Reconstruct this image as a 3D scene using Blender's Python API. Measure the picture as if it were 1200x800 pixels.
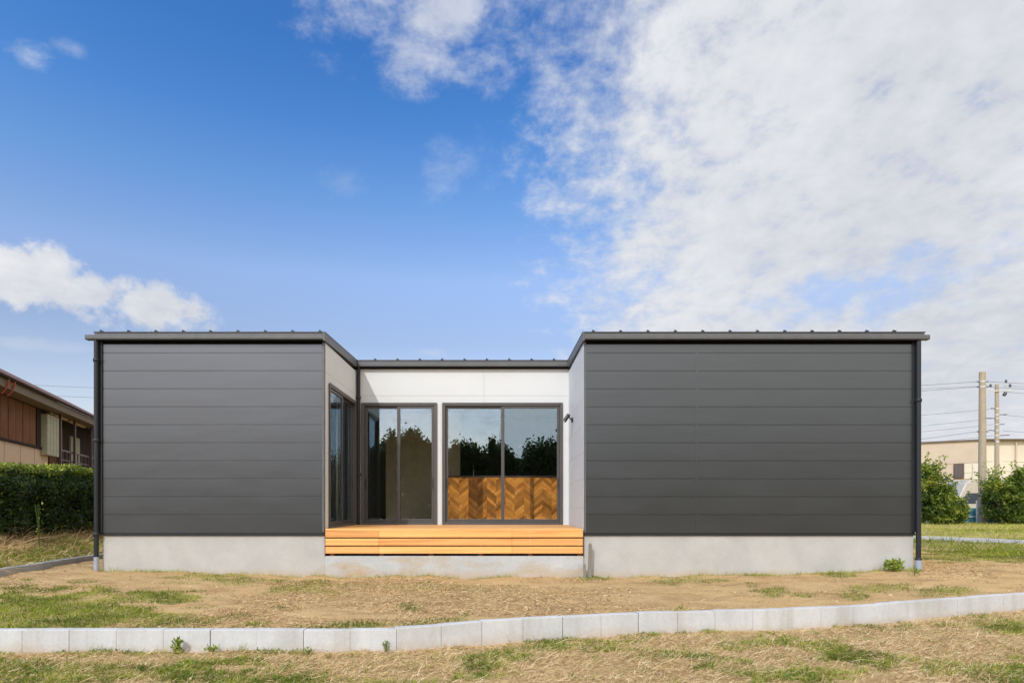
import bpy, math, random
import numpy as np
from mathutils import Vector, Matrix

random.seed(7)
RNG = np.random.default_rng(11)
for o in list(bpy.data.objects):
    bpy.data.objects.remove(o)
scene = bpy.context.scene
COL = scene.collection
R = math.radians

# ------------------------------------------------------------------ camera
EYE = 1.03
F = 800.0
cam_d = bpy.data.cameras.new("camera")
cam = bpy.data.objects.new("camera", cam_d)
COL.objects.link(cam)
cam.location = (0, 0, EYE)
cam.rotation_euler = (R(90), 0, 0)
cam_d.sensor_width = 36.0
cam_d.lens = 24.0
cam_d.shift_x = 14 / 1200.0
cam_d.shift_y = 192 / 1200.0
cam_d.clip_start = 0.05
cam_d.clip_end = 3000
scene.camera = cam

# ------------------------------------------------------------------ exposure
scene.view_settings.view_transform = 'Standard'
scene.view_settings.look = 'None'
scene.view_settings.exposure = 0.2
scene.view_settings.gamma = 1.0
scene.view_settings.use_curve_mapping = False

# ------------------------------------------------------------------ sun
SUN = Vector((1.0, 2.4, -1.96)).normalized()       # direction the light travels
SUN_EL = math.asin(-SUN.z)
SUN_AZ = math.atan2(-SUN.x, -SUN.y)                # clockwise from +Y
sd = bpy.data.lights.new("sun", 'SUN')
sd.energy = 2.0
sd.angle = R(0.5)
sd.color = (1.0, 0.96, 0.865)
sun = bpy.data.objects.new("sun", sd)
COL.objects.link(sun)
sun.rotation_euler = SUN.to_track_quat('-Z', 'Y').to_euler()
sun.location = (-6, -14, 14)

# ------------------------------------------------------------------ world
world = bpy.data.worlds.new("World")
scene.world = world
world.use_nodes = True


def build_world():
    nt = world.node_tree
    N, L = nt.nodes, nt.links
    N.clear()
    out = N.new('ShaderNodeOutputWorld')
    bg = N.new('ShaderNodeBackground')
    bg.inputs['Strength'].default_value = 0.15
    L.new(bg.outputs[0], out.inputs[0])
    sky = N.new('ShaderNodeTexSky')
    sky.sky_type = 'NISHITA'
    sky.sun_disc = False
    sky.sun_elevation = SUN_EL
    sky.sun_rotation = SUN_AZ
    sky.air_density = 1.0
    sky.dust_density = 0.5
    sky.ozone_density = 2.2
    tc = N.new('ShaderNodeTexCoord')
    sep = N.new('ShaderNodeSeparateXYZ')
    L.new(tc.outputs['Generated'], sep.inputs[0])

    def m(op, a, b=None, c=None, clamp=False):
        n = N.new('ShaderNodeMath')
        n.operation = op
        n.use_clamp = clamp
        for i, v in enumerate((a, b, c)):
            if v is None:
                continue
            if hasattr(v, 'is_linked'):
                L.new(v, n.inputs[i])
            else:
                n.inputs[i].default_value = v
        return n.outputs[0]

    def sstep(v, lo, hi):
        n = N.new('ShaderNodeMapRange')
        n.interpolation_type = 'SMOOTHSTEP'
        L.new(v, n.inputs['Value'])
        n.inputs['From Min'].default_value = lo
        n.inputs['From Max'].default_value = hi
        return n.outputs[0]

    X, Y, Z = sep.outputs
    az = m('MULTIPLY', m('ARCTAN2', X, Y), 57.2958)
    el = m('MULTIPLY', m('ARCSINE', Z), 57.2958)
    zz = m('ADD', m('MAXIMUM', Z, 0.0), 0.22)
    px, py = m('DIVIDE', X, zz), m('DIVIDE', Y, zz)
    comb = N.new('ShaderNodeCombineXYZ')
    L.new(px, comb.inputs[0]); L.new(py, comb.inputs[1])

    def noise(vec, scale, detail, rough, dist=0.0, off=(0, 0, 0), stretch=(1, 1, 1)):
        mp = N.new('ShaderNodeMapping')
        L.new(vec, mp.inputs[0])
        mp.inputs['Location'].default_value = off
        mp.inputs['Scale'].default_value = stretch
        t = N.new('ShaderNodeTexNoise')
        L.new(mp.outputs[0], t.inputs['Vector'])
        t.inputs['Scale'].default_value = scale
        t.inputs['Detail'].default_value = detail
        t.inputs['Roughness'].default_value = rough
        t.inputs['Distortion'].default_value = dist
        return t.outputs['Fac']

    P = comb.outputs[0]
    D3 = tc.outputs['Generated']
    n_fine = noise(P, 13.0, 8, 0.62, 0.12, (3.1, 1.7, 0), (1.0, 0.8, 1))
    n_mid = noise(P, 2.4, 6, 0.6, 0.1, (0.4, 5.2, 0))
    n_dir = noise(D3, 10.0, 10, 0.64, 0.1, (2.0, 0.3, 1.1))
    n_soft = noise(D3, 3.0, 4, 0.5, 0.2, (7.0, 4.3, 2.1))
    # broad high cloud field filling the right half of the view
    edge = m('ADD', az, m('MULTIPLY', m('SUBTRACT', n_mid, 0.5), 9.0))
    edge = m('SUBTRACT', edge, m('MULTIPLY', m('MAXIMUM', m('SUBTRACT', el, 15.0), 0.0), -0.12))
    front = sstep(edge, -5.0, 20.0)
    behind = sstep(m('ABSOLUTE', az), 100.0, 125.0)
    bias = m('MAXIMUM', front, m('MULTIPLY', behind, 0.40))
    fieldv = m('ADD', m('MULTIPLY', n_fine, 0.74), m('MULTIPLY', n_mid, 0.26))
    fieldv = m('ADD', fieldv, m('MULTIPLY', m('SUBTRACT', bias, 0.56), 0.50))
    dens = m('MULTIPLY', sstep(fieldv, 0.30, 0.72), sstep(bias, 0.02, 0.3))

    def blob(a0, e0, ra, re, lo, hi, amp, gain=1.6, nz=None):
        da = m('DIVIDE', m('SUBTRACT', az, a0), ra)
        de = m('DIVIDE', m('SUBTRACT', el, e0), re)
        r = m('SQRT', m('ADD', m('MULTIPLY', da, da), m('MULTIPLY', de, de)))
        v = m('ADD', m('SUBTRACT', 1.0, r), m('MULTIPLY', m('SUBTRACT', nz or n_dir, 0.5), gain * 2))
        return m('MULTIPLY', sstep(v, lo, hi), amp)

    n_wisp = noise(D3, 14.0, 9, 0.64, 0.12, (1.0, 2.3, 5.1), (1, 1, 1.5))
    # small patch of open blue low on the right
    gap = blob(29.0, 15.5, 10.0, 2.8, 0.0, 1.0, 0.75, 1.7, n_wisp)
    dens = m('MULTIPLY', dens, m('SUBTRACT', 1.0, gap))
    blobs = [
        blob(-35.8, 15.6, 5.0, 2.6, 0.12, 0.62, 1.0),
        blob(-27.0, 14.2, 5.2, 2.3, 0.12, 0.62, 0.97),
        blob(-30.5, 15.0, 3.0, 1.6, 0.12, 0.62, 0.9),
        blob(-5.5, 35.5, 11.0, 4.6, 0.0, 1.2, 0.72, 1.4, n_wisp),
        blob(-34.6, 28.2, 1.7, 1.1, 0.2, 1.4, 0.5, 1.7, n_wisp),
        blob(-31.8, 29.6, 1.6, 0.8, 0.3, 1.5, 0.25, 1.7, n_wisp),
        blob(-5.2, 25.5, 4.5, 3.6, 0.3, 1.7, 0.30, 1.7, n_wisp),
        blob(-13.0, 25.0, 3.2, 1.8, 0.3, 1.6, 0.25, 1.7, n_wisp),
        blob(-6.0, 12.6, 2.2, 0.7, 0.1, 1.3, 0.35, 1.6, n_wisp),
        blob(-34.0, 11.0, 9.0, 0.8, 0.1, 1.4, 0.34, 1.2, n_wisp),
        blob(-33.0, 8.2, 10.0, 1.3, 0.1, 1.4, 0.34, 1.2, n_wisp),
    ]
    tot = dens
    for b in blobs:
        tot = m('MAXIMUM', tot, b)
    # thin veil towards the horizon
    veil = m('MULTIPLY', sstep(m('MULTIPLY', el, -1.0), -16.0, 2.0), 0.5)
    tot = m('MAXIMUM', tot, m('MULTIPLY', veil, m('ADD', 0.55, m('MULTIPLY', n_soft, 0.5))))
    # cloud colour with soft grey bodies
    ramp = N.new('ShaderNodeValToRGB')
    ramp.color_ramp.elements[0].position = 0.30
    ramp.color_ramp.elements[0].color = (3.55, 3.7, 4.05, 1)
    ramp.color_ramp.elements[1].position = 0.66
    ramp.color_ramp.elements[1].color = (5.0, 5.07, 5.25, 1)
    L.new(m('ADD', m('MULTIPLY', n_soft, 0.55), m('MULTIPLY', n_fine, 0.45)), ramp.inputs[0])
    # sky colour, slightly deeper
    hs = N.new('ShaderNodeHueSaturation')
    L.new(sky.outputs[0], hs.inputs['Color'])
    hs.inputs['Saturation'].default_value = 1.12
    hs.inputs['Value'].default_value = 1.47
    # the clear sky deepens upwards
    tr = N.new('ShaderNodeValToRGB')
    stops = [(0.0, (.80, .60, .52)), (0.22, (.74, .575, .555)), (0.30, (.92, .735, .715)), (0.405, (.58, .67, .77)),
             (0.477, (.385, .59, .77)), (0.556, (.28, .51, .74)), (1.0, (.26, .48, .72))]
    while len(tr.color_ramp.elements) < len(stops):
        tr.color_ramp.elements.new(0.5)
    for e, (p, c) in zip(tr.color_ramp.elements, stops):
        e.position = p; e.color = (*c, 1)
    L.new(m('MULTIPLY', m('MAXIMUM', el, 0.0), 1 / 60.0), tr.inputs[0])
    # and glows in the half of the sky that holds the sun
    dt = N.new('ShaderNodeVectorMath'); dt.operation = 'DOT_PRODUCT'
    L.new(D3, dt.inputs[0]); dt.inputs[1].default_value = tuple(-SUN)
    glow = sstep(dt.outputs['Value'], -0.35, 0.95)
    mt = N.new('ShaderNodeMixRGB'); mt.blend_type = 'MULTIPLY'
    mt.inputs[0].default_value = 1.0
    L.new(hs.outputs[0], mt.inputs[1]); L.new(tr.outputs[0], mt.inputs[2])
    mix = N.new('ShaderNodeMixRGB')
    L.new(tot, mix.inputs[0])
    L.new(mt.outputs[0], mix.inputs[1])
    L.new(ramp.outputs[0], mix.inputs[2])
    gm = N.new('ShaderNodeMixRGB')
    L.new(glow, gm.inputs[0])
    gm.inputs[1].default_value = (1, 1, 1, 1)
    gm.inputs[2].default_value = (2.3, 2.16, 1.95, 1)
    sc = N.new('ShaderNodeVectorMath'); sc.operation = 'MULTIPLY'
    L.new(mix.outputs[0], sc.inputs[0])
    L.new(gm.outputs[0], sc.inputs[1])
    L.new(sc.outputs[0], bg.inputs['Color'])


build_world()

# ------------------------------------------------------------------ helpers
VPX, VPY = 586.0, 592.0


def X_at(px, Y):
    return (px - VPX) * Y / F


def Z_at(py, Y):
    return EYE + (VPY - py) * Y / F


def tag(o, label=None, cat=None, group=None, kind=None):
    if label: o['label'] = label
    if cat: o['category'] = cat
    if group: o['group'] = group
    if kind: o['kind'] = kind
    return o


def empty(name, loc=(0, 0, 0), rz=0.0):
    o = bpy.data.objects.new(name, None)
    o.empty_display_size = 0.2
    o.location = loc
    o.rotation_euler = (0, 0, rz)
    COL.objects.link(o)
    return o


class MB:
    """collects shapes, built as ONE mesh object"""
    def __init__(self):
        self.v, self.f, self.s = [], [], []

    def _add(self, vs, fs, smooth=False):
        b = len(self.v)
        self.v += [tuple(p) for p in vs]
        self.f += [tuple(i + b for i in f) for f in fs]
        self.s += [smooth] * len(fs)

    def box(self, x0, x1, y0, y1, z0, z1, M=None):
        vs = [(x0, y0, z0), (x1, y0, z0), (x1, y1, z0), (x0, y1, z0),
              (x0, y0, z1), (x1, y0, z1), (x1, y1, z1), (x0, y1, z1)]
        if M is not None:
            vs = [M @ Vector(p) for p in vs]
        self._add(vs, [(0, 3, 2, 1), (4, 5, 6, 7), (0, 1, 5, 4), (1, 2, 6, 5), (2, 3, 7, 6), (3, 0, 4, 7)])
        return self

    def prism(self, poly, axis, a0, a1):
        """poly of 2D points extruded along axis 'x' (poly=(y,z)), 'y' (x,z) or 'z' (x,y)"""
        def mk(p, a):
            return {'x': (a, p[0], p[1]), 'y': (p[0], a, p[1]), 'z': (p[0], p[1], a)}[axis]
        n = len(poly)
        vs = [mk(p, a0) for p in poly] + [mk(p, a1) for p in poly]
        fs = [tuple(range(n))[::-1], tuple(range(n, 2 * n))]
        fs += [(i, (i + 1) % n, n + (i + 1) % n, n + i) for i in range(n)]
        self._add(vs, fs)
        return self

    def tube(self, pts, rad, n=14, cap=True):
        pts = [Vector(p) for p in pts]
        if not isinstance(rad, (list, tuple)):
            rad = [rad] * len(pts)
        rings = []
        up = None
        for i, p in enumerate(pts):
            d = (pts[min(i + 1, len(pts) - 1)] - pts[max(i - 1, 0)]).normalized()
            if up is None:
                up = Vector((0, 0, 1)) if abs(d.z) < 0.9 else Vector((1, 0, 0))
            a = d.cross(up).normalized()
            b = a.cross(d).normalized()
            up = b
            rings.append([p + (a * math.cos(2 * math.pi * k / n) + b * math.sin(2 * math.pi * k / n)) * rad[i] for k in range(n)])
        vs = [q for r in rings for q in r]
        fs = []
        for i in range(len(pts) - 1):
            for k in range(n):
                fs.append((i * n + k, i * n + (k + 1) % n, (i + 1) * n + (k + 1) % n, (i + 1) * n + k))
        self._add(vs, fs, True)
        if cap:
            self._add(rings[0], [tuple(range(n))[::-1]])
            self._add(rings[-1], [tuple(range(n))])
        return self

    def build(self, name, mat, parent=None, bevel=0.0, seg=2):
        me = bpy.data.meshes.new(name)
        me.from_pydata(self.v, [], self.f)
        me.polygons.foreach_set('use_smooth', self.s)
        me.update()
        import bmesh
        bm = bmesh.new(); bm.from_mesh(me)
        bmesh.ops.recalc_face_normals(bm, faces=bm.faces)
        bm.to_mesh(me); bm.free()
        me.materials.append(mat)
        o = bpy.data.objects.new(name, me)
        COL.objects.link(o)
        if parent is not None:
            o.parent = parent
        if bevel > 0:
            md = o.modifiers.new("bevel", 'BEVEL')
            md.width = bevel; md.segments = seg
            md.limit_method = 'ANGLE'; md.angle_limit = R(40)
        return o


def np_mesh(name, V, T, Q, mat, parent=None, tint=None, smooth=False):
    """mesh straight from numpy arrays: V (n,3), T (t,3) triangles, Q (q,4) quads, tint (n,) floats"""
    me = bpy.data.meshes.new(name)
    me.vertices.add(len(V))
    me.vertices.foreach_set('co', np.ascontiguousarray(V, dtype=np.float32).ravel())
    nt = 0 if T is None else len(T)
    nq = 0 if Q is None else len(Q)
    loops = []
    if nt: loops.append(np.asarray(T, dtype=np.int32).ravel())
    if nq: loops.append(np.asarray(Q, dtype=np.int32).ravel())
    loops = np.concatenate(loops)
    me.loops.add(len(loops))
    me.loops.foreach_set('vertex_index', loops)
    me.polygons.add(nt + nq)
    starts = np.concatenate([np.arange(nt) * 3, nt * 3 + np.arange(nq) * 4]).astype(np.int32)
    me.polygons.foreach_set('loop_start', starts)
    if smooth:
        me.polygons.foreach_set('use_smooth', np.ones(nt + nq, dtype=bool))
    me.update(calc_edges=True)
    if tint is not None:
        a = me.attributes.new('tint', 'FLOAT', 'POINT')
        a.data.foreach_set('value', np.asarray(tint, dtype=np.float32))
    me.materials.append(mat)
    o = bpy.data.objects.new(name, me)
    COL.objects.link(o)
    if parent is not None:
        o.parent = parent
    return o


# value noise in numpy
_TAB = RNG.random((256, 256))


def vnoise(x, y):
    xi = np.floor(x).astype(int); yi = np.floor(y).astype(int)
    fx = x - xi; fy = y - yi
    fx = fx * fx * (3 - 2 * fx); fy = fy * fy * (3 - 2 * fy)
    g = lambda i, j: _TAB[i % 256, j % 256]
    return (g(xi, yi) * (1 - fx) * (1 - fy) + g(xi + 1, yi) * fx * (1 - fy)
            + g(xi, yi + 1) * (1 - fx) * fy + g(xi + 1, yi + 1) * fx * fy)


def fbm(x, y, o=4, seed=0.0):
    x = np.asarray(x, float) + seed * 17.3; y = np.asarray(y, float) + seed * 9.1
    s, a, t = 0, 0.5, 0
    for k in range(o):
        s = s + a * vnoise(x, y); t += a
        x = x * 2.03 + 11.7; y = y * 2.03 + 5.3; a *= 0.5
    return s / t


def sst(v, lo, hi):
    t = np.clip((v - lo) / (hi - lo), 0, 1)
    return t * t * (3 - 2 * t)


# ------------------------------------------------------------------ materials
class NT:
    def __init__(self, name):
        self.m = bpy.data.materials.new(name)
        self.m.use_nodes = True
        self.N, self.L = self.m.node_tree.nodes, self.m.node_tree.links
        self.b = self.N['Principled BSDF']
        self.out = self.N['Material Output']
        self.tc = self.N.new('ShaderNodeTexCoord')

    def noise(self, scale, detail=5, rough=0.55, stretch=(1, 1, 1), dist=0.0, off=(0, 0, 0)):
        mp = self.N.new('ShaderNodeMapping')
        self.L.new(self.tc.outputs['Object'], mp.inputs[0])
        mp.inputs['Scale'].default_value = stretch
        mp.inputs['Location'].default_value = off
        t = self.N.new('ShaderNodeTexNoise')
        self.L.new(mp.outputs[0], t.inputs['Vector'])
        t.inputs['Scale'].default_value = scale
        t.inputs['Detail'].default_value = detail
        t.inputs['Roughness'].default_value = rough
        t.inputs['Distortion'].default_value = dist
        return t.outputs['Fac']

    def attr(self, name='tint'):
        a = self.N.new('ShaderNodeAttribute')
        a.attribute_name = name
        return a.outputs['Fac']

    def ramp(self, fac, stops, interp='LINEAR'):
        r = self.N.new('ShaderNodeValToRGB')
        r.color_ramp.interpolation = interp
        while len(r.color_ramp.elements) < len(stops):
            r.color_ramp.elements.new(0.5)
        for e, (p, c) in zip(r.color_ramp.elements, stops):
            e.position = p
            e.color = (*c, 1) if len(c) == 3 else c
        self.L.new(fac, r.inputs[0])
        return r.outputs[0]

    def mix(self, fac, a, b, mode='MIX'):
        n = self.N.new('ShaderNodeMixRGB')
        n.blend_type = mode
        for i, v in enumerate((fac, a, b)):
            if hasattr(v, 'is_linked'):
                self.L.new(v, n.inputs[i])
            elif i == 0:
                n.inputs[0].default_value = v
            else:
                n.inputs[i].default_value = (*v, 1)
        return n.outputs[0]

    def math(self, op, a, b=None, clamp=False):
        n = self.N.new('ShaderNodeMath'); n.operation = op; n.use_clamp = clamp
        for i, v in enumerate((a, b)):
            if v is None: continue
            if hasattr(v, 'is_linked'): self.L.new(v, n.inputs[i])
            else: n.inputs[i].default_value = v
        return n.outputs[0]

    def bump(self, h, strength=0.3, dist=0.01, normal=None):
        n = self.N.new('ShaderNodeBump')
        n.inputs['Strength'].default_value = strength
        n.inputs['Distance'].default_value = dist
        self.L.new(h, n.inputs['Height'])
        if normal is not None: self.L.new(normal, n.inputs['Normal'])
        self.L.new(n.outputs[0], self.b.inputs['Normal'])
        return n.outputs[0]

    def col(self, c):
        if hasattr(c, 'is_linked'): self.L.new(c, self.b.inputs['Base Color'])
        else: self.b.inputs['Base Color'].default_value = (*c, 1)

    def set(self, rough=0.6, spec=0.5, metal=0.0):
        self.b.inputs['Roughness'].default_value = rough
        self.b.inputs['Specular IOR Level'].default_value = spec
        self.b.inputs['Metallic'].default_value = metal
        return self


def mat_basic(name, c, rough=0.6, spec=0.5, metal=0.0, var=0.12, scale=6.0, bump=0.0, bscale=60.0, stretch=(1, 1, 1)):
    t = NT(name).set(rough, spec, metal)
    n = t.noise(scale, 5, 0.6, stretch)
    lo = tuple(max(0, k * (1 - var)) for k in c); hi = tuple(min(1, k * (1 + var)) for k in c)
    t.col(t.ramp(n, [(0.3, lo), (0.7, hi)]))
    if bump > 0:
        t.bump(t.noise(bscale, 4, 0.6, stretch), bump, 0.004)
    return t.m


def mat_metal_siding(name, c, rough, spec):
    t = NT(name).set(rough, spec)
    t.b.inputs['IOR'].default_value = 1.95
    t.b.inputs['Specular Tint'].default_value = (0.90, 0.965, 1.0, 1)
    n = t.noise(0.7, 3, 0.5, (1, 1, 2.5))
    d = t.noise(9.0, 6, 0.7, (0.25, 1, 2.0))
    col = t.mix(t.math('MULTIPLY', d, 0.25), c, tuple(k * 1.25 for k in c))
    t.col(t.mix(t.math('MULTIPLY', n, 0.3), col, tuple(k * 0.85 for k in c)))
    r = t.noise(2.2, 4, 0.6, (0.6, 1, 1.6), 0, (3, 1, 2))
    mr = t.N.new('ShaderNodeMapRange')
    t.L.new(r, mr.inputs['Value'])
    mr.inputs['To Min'].default_value = rough - 0.06
    mr.inputs['To Max'].default_value = rough + 0.06
    t.L.new(mr.outputs[0], t.b.inputs['Roughness'])
    t.bump(t.noise(1.3, 2, 0.4, (0.8, 1, 2.2)), 0.16, 0.02)
    return t.m


def mat_wall_white():
    t = NT('white_siding').set(0.55, 0.4)
    n = t.noise(1.1, 5, 0.6)
    c = t.ramp(n, [(0.3, (0.60, 0.605, 0.585)), (0.7, (0.635, 0.64, 0.62))])
    t.col(c)
    t.bump(t.noise(170, 3, 0.6), 0.06, 0.002)
    return t.m


def mat_concrete(name, c, stain=(0.45, 0.36, 0.24), amt=0.25, fine=0.07, st=(2.2, 1, 0.25), sth=0.5, splash=False):
    t = NT(name).set(0.85, 0.25)
    n = t.noise(2.2, 8, 0.65)
    v = t.noise(1.6, 5, 0.6, st, 0.2, (4, 2, 1))
    f = t.noise(38, 4, 0.6)
    base = t.ramp(n, [(0.28, tuple(k * 0.86 for k in c)), (0.72, tuple(min(1, k * 1.08) for k in c))])
    base = t.mix(t.math('MULTIPLY', t.ramp(v, [(sth, (0, 0, 0)), (sth + 0.22, (1, 1, 1))]), amt), base, stain)
    base = t.mix(fine, base, t.ramp(f, [(0.35, (0.2, 0.2, 0.19)), (0.65, (0.9, 0.9, 0.88))]))
    if splash:
        sp = t.N.new('ShaderNodeSeparateXYZ'); t.L.new(t.tc.outputs['Object'], sp.inputs[0])
        h = t.math('SUBTRACT', 0.16, sp.outputs[2])
        k = t.math('ADD', t.math('MULTIPLY', h, 4.0), t.math('SUBTRACT', t.noise(3.2, 6, 0.7, (1, 1, 1.2), 0.2, (9, 2, 4)), 0.62))
        base = t.mix(t.math('MULTIPLY', t.ramp(k, [(0.2, (0, 0, 0)), (0.75, (1, 1, 1))]), 0.55), base, (0.46, 0.31, 0.16))
    t.col(base)
    t.bump(t.noise(90, 5, 0.65), 0.25, 0.004)
    return t.m


def mat_wood(name, stops, axis_stretch, scale=3.0, rough=0.55, attr=False, spec=0.3):
    t = NT(name).set(rough, spec)
    g = t.noise(scale, 7, 0.65, axis_stretch, 0.6)
    g2 = t.noise(scale * 5, 4, 0.7, axis_stretch, 0.0, (5, 3, 1))
    c = t.ramp(g, stops)
    c = t.mix(t.math('MULTIPLY', g2, 0.35), c, stops[0][1])
    if attr:
        a = t.attr()
        k = t.ramp(a, [(0.0, (0.45, 0.40, 0.34)), (0.45, (0.9, 0.86, 0.8)), (1.0, (1.35, 1.3, 1.2))])
        c = t.mix(1.0, c, k, 'MULTIPLY')
    t.col(c)
    t.bump(g2, 0.12, 0.003)
    return t.m


def mat_leaf(name, stops, trans=0.35, rough=0.45, spec=0.4, tcol=(0.16, 0.24, 0.03)):
    t = NT(name).set(rough, spec)
    a = t.attr()
    c = t.ramp(a, stops)
    t.col(c)
    tr = t.N.new('ShaderNodeBsdfTranslucent')
    tr.inputs['Color'].default_value = (*tcol, 1)
    t.L.new(t.mix(0.5, c, tcol), tr.inputs['Color'])
    mx = t.N.new('ShaderNodeMixShader')
    mx.inputs[0].default_value = trans
    t.L.new(t.b.outputs[0], mx.inputs[1]); t.L.new(tr.outputs[0], mx.inputs[2])
    t.L.new(mx.outputs[0], t.out.inputs[0])
    return t.m


def mat_glass(name, refl=0.30, tint=(0.985, 0.99, 0.985)):
    t = NT(name)
    t.N.remove(t.b)
    gl = t.N.new('ShaderNodeBsdfGlossy')
    gl.inputs['Roughness'].default_value = 0.0
    gl.inputs['Color'].default_value = (0.64, 0.83, 1.0, 1)
    tr = t.N.new('ShaderNodeBsdfTransparent')
    tr.inputs['Color'].default_value = (*tint, 1)
    lw = t.N.new('ShaderNodeLayerWeight')
    lw.inputs['Blend'].default_value = 0.5
    fac = t.math('ADD', t.math('MULTIPLY', t.math('POWER', lw.outputs['Facing'], 4.0), 0.4), refl, True)
    b = t.N.new('ShaderNodeBump')
    b.inputs['Strength'].default_value = 0.03
    b.inputs['Distance'].default_value = 0.02
    t.L.new(t.noise(1.6, 2, 0.5), b.inputs['Height'])
    t.L.new(b.outputs[0], gl.inputs['Normal'])
    mx = t.N.new('ShaderNodeMixShader')
    t.L.new(fac, mx.inputs[0])
    t.L.new(tr.outputs[0], mx.inputs[1]); t.L.new(gl.outputs[0], mx.inputs[2])
    t.L.new(mx.outputs[0], t.out.inputs[0])
    return t.m


M = {}
M['siding'] = mat_metal_siding('dark_metal_siding', (0.013, 0.0135, 0.014), 0.31, 0.5)
M['trim'] = mat_basic('dark_trim', (0.018, 0.019, 0.021), 0.45, 0.35, var=0.08)
M['black'] = mat_basic('eave_shade_black', (0.004, 0.004, 0.0045), 0.8, 0.1, var=0.05)
M['gutter'] = mat_basic('gutter_metal', (0.10, 0.10, 0.098), 0.45, 0.45, var=0.1)
M['roof'] = mat_basic('roof_metal', (0.03, 0.032, 0.038), 0.4, 0.5)
M['white'] = mat_wall_white()
M['foundation'] = mat_concrete('foundation_render', (0.45, 0.435, 0.40), amt=0.10, fine=0.04, splash=True)
M['step'] = mat_concrete('stained_concrete', (0.46, 0.465, 0.45), (0.42, 0.31, 0.18), 0.9, 0.05, (1.3, 1, 2.6), 0.47, True)
M['block'] = mat_concrete('kerb_concrete', (0.575, 0.565, 0.545), (0.36, 0.33, 0.26), 0.55, splash=True)
M['block_grey'] = mat_concrete('old_kerb_concrete', (0.36, 0.36, 0.36), (0.22, 0.21, 0.18), 0.4)
M['frame'] = mat_basic('window_aluminium', (0.10, 0.09, 0.082), 0.38, 0.5, 0.35, var=0.05)
M['sash'] = mat_basic('sash_aluminium', (0.085, 0.08, 0.076), 0.36, 0.5, 0.35, var=0.05)
M['glass'] = mat_glass('window_glass', 0.135)
M['deck'] = mat_wood('deck_wood', [(0.28, (0.56, 0.245, 0.075)), (0.5, (0.82, 0.415, 0.14)), (0.72, (0.95, 0.54, 0.21))], (0.18, 2.5, 6), 3.0, attr=True)
M['chevron'] = mat_wood('chevron_wood', [(0.3, (0.52, 0.19, 0.03)), (0.5, (0.76, 0.33, 0.06)), (0.75, (0.90, 0.48, 0.12))], (1, 1, 1), 5.0, 0.4, attr=True)
M['worktop'] = mat_basic('worktop_stone', (0.10, 0.09, 0.08), 0.35)
M['chrome'] = mat_basic('chrome', (0.75, 0.75, 0.75), 0.15, 0.5, 1.0, 0.02)
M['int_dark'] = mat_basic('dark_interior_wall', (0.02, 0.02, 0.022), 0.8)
M['int_wall'] = mat_basic('beige_interior_wall', (0.70, 0.64, 0.44), 0.8)
M['int_floor'] = mat_wood('interior_floor', [(0.3, (0.40, 0.29, 0.16)), (0.7, (0.52, 0.38, 0.22))], (0.3, 3, 1), 4.0)
M['ceil'] = mat_basic('interior_ceiling', (0.7, 0.69, 0.66), 0.8)
M['pvc'] = mat_basic('grey_pvc', (0.30, 0.33, 0.37), 0.5)
M['lampblack'] = mat_basic('lamp_black', (0.02, 0.02, 0.02), 0.4)
M['lampface'] = mat_basic('lamp_lens', (0.7, 0.7, 0.68), 0.3)
M['stake'] = mat_wood('weathered_wood', [(0.3, (0.17, 0.15, 0.12)), (0.7, (0.36, 0.33, 0.28))], (6, 6, 0.4), 4.0, 0.9)
M['pole'] = mat_concrete('pole_concrete', (0.38, 0.30, 0.195), (0.25, 0.22, 0.17), 0.3)
M['galv'] = mat_basic('galvanised', (0.55, 0.54, 0.50), 0.5, 0.5, 0.2)
M['ins'] = mat_basic('insulator_grey', (0.05, 0.05, 0.055), 0.4)
M['wire'] = mat_basic('cable_black', (0.09, 0.09, 0.10), 0.6)
M['whitepaint'] = mat_basic('white_paint', (0.75, 0.75, 0.73), 0.6)
M['teal'] = mat_basic('teal_sheet', (0.06, 0.22, 0.28), 0.6, var=0.25, scale=3)
M['ware_a'] = mat_basic('warehouse_tan', (0.54, 0.43, 0.31), 0.8, 0.3, var=0.08, scale=0.5)
M['ware_b'] = mat_basic('warehouse_cream', (0.66, 0.58, 0.44), 0.8, 0.3, var=0.06, scale=0.5)
M['vanpaint'] = mat_basic('van_paint', (0.50, 0.44, 0.35), 0.35)
M['darkglass'] = mat_basic('dark_glass', (0.03, 0.035, 0.05), 0.1)
M['brown'] = mat_basic('brown_board', (0.15, 0.065, 0.03), 0.8, 0.15, var=0.2, scale=2)
M['darkwood'] = mat_basic('dark_timber', (0.028, 0.018, 0.014), 0.8, 0.15)
M['redrail'] = mat_basic('maroon_rail', (0.06, 0.022, 0.022), 0.5)
M['cream'] = mat_basic('cream_render', (0.50, 0.37, 0.27), 0.85, 0.2, var=0.07)
M['greenpanel'] = mat_basic('pale_green_panel', (0.30, 0.30, 0.21), 0.7)
M['fasciabrown'] = mat_basic('brown_fascia', (0.14, 0.10, 0.07), 0.7)
M['rooftile'] = mat_basic('mauve_roof', (0.15, 0.085, 0.085), 0.6, var=0.15)
M['red'] = mat_basic('red_oxide', (0.35, 0.06, 0.04), 0.6)
M['bark'] = mat_basic('bark', (0.07, 0.055, 0.04), 0.9, 0.2, var=0.3, bump=0.5)
M['curtain_pale'] = mat_basic('pale_curtain', (0.42, 0.46, 0.40), 0.9, 0.1, var=0.05)
M['curtain_dark'] = mat_basic('dark_curtain', (0.022, 0.020, 0.030), 0.85, 0.15, var=0.1)
M['hedge'] = mat_leaf('hedge_leaf', [(0.0, (0.012, 0.024, 0.006)), (0.5, (0.032, 0.062, 0.012)), (0.8, (0.15, 0.21, 0.022)), (1.0, (0.38, 0.42, 0.05))], 0.35)
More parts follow.
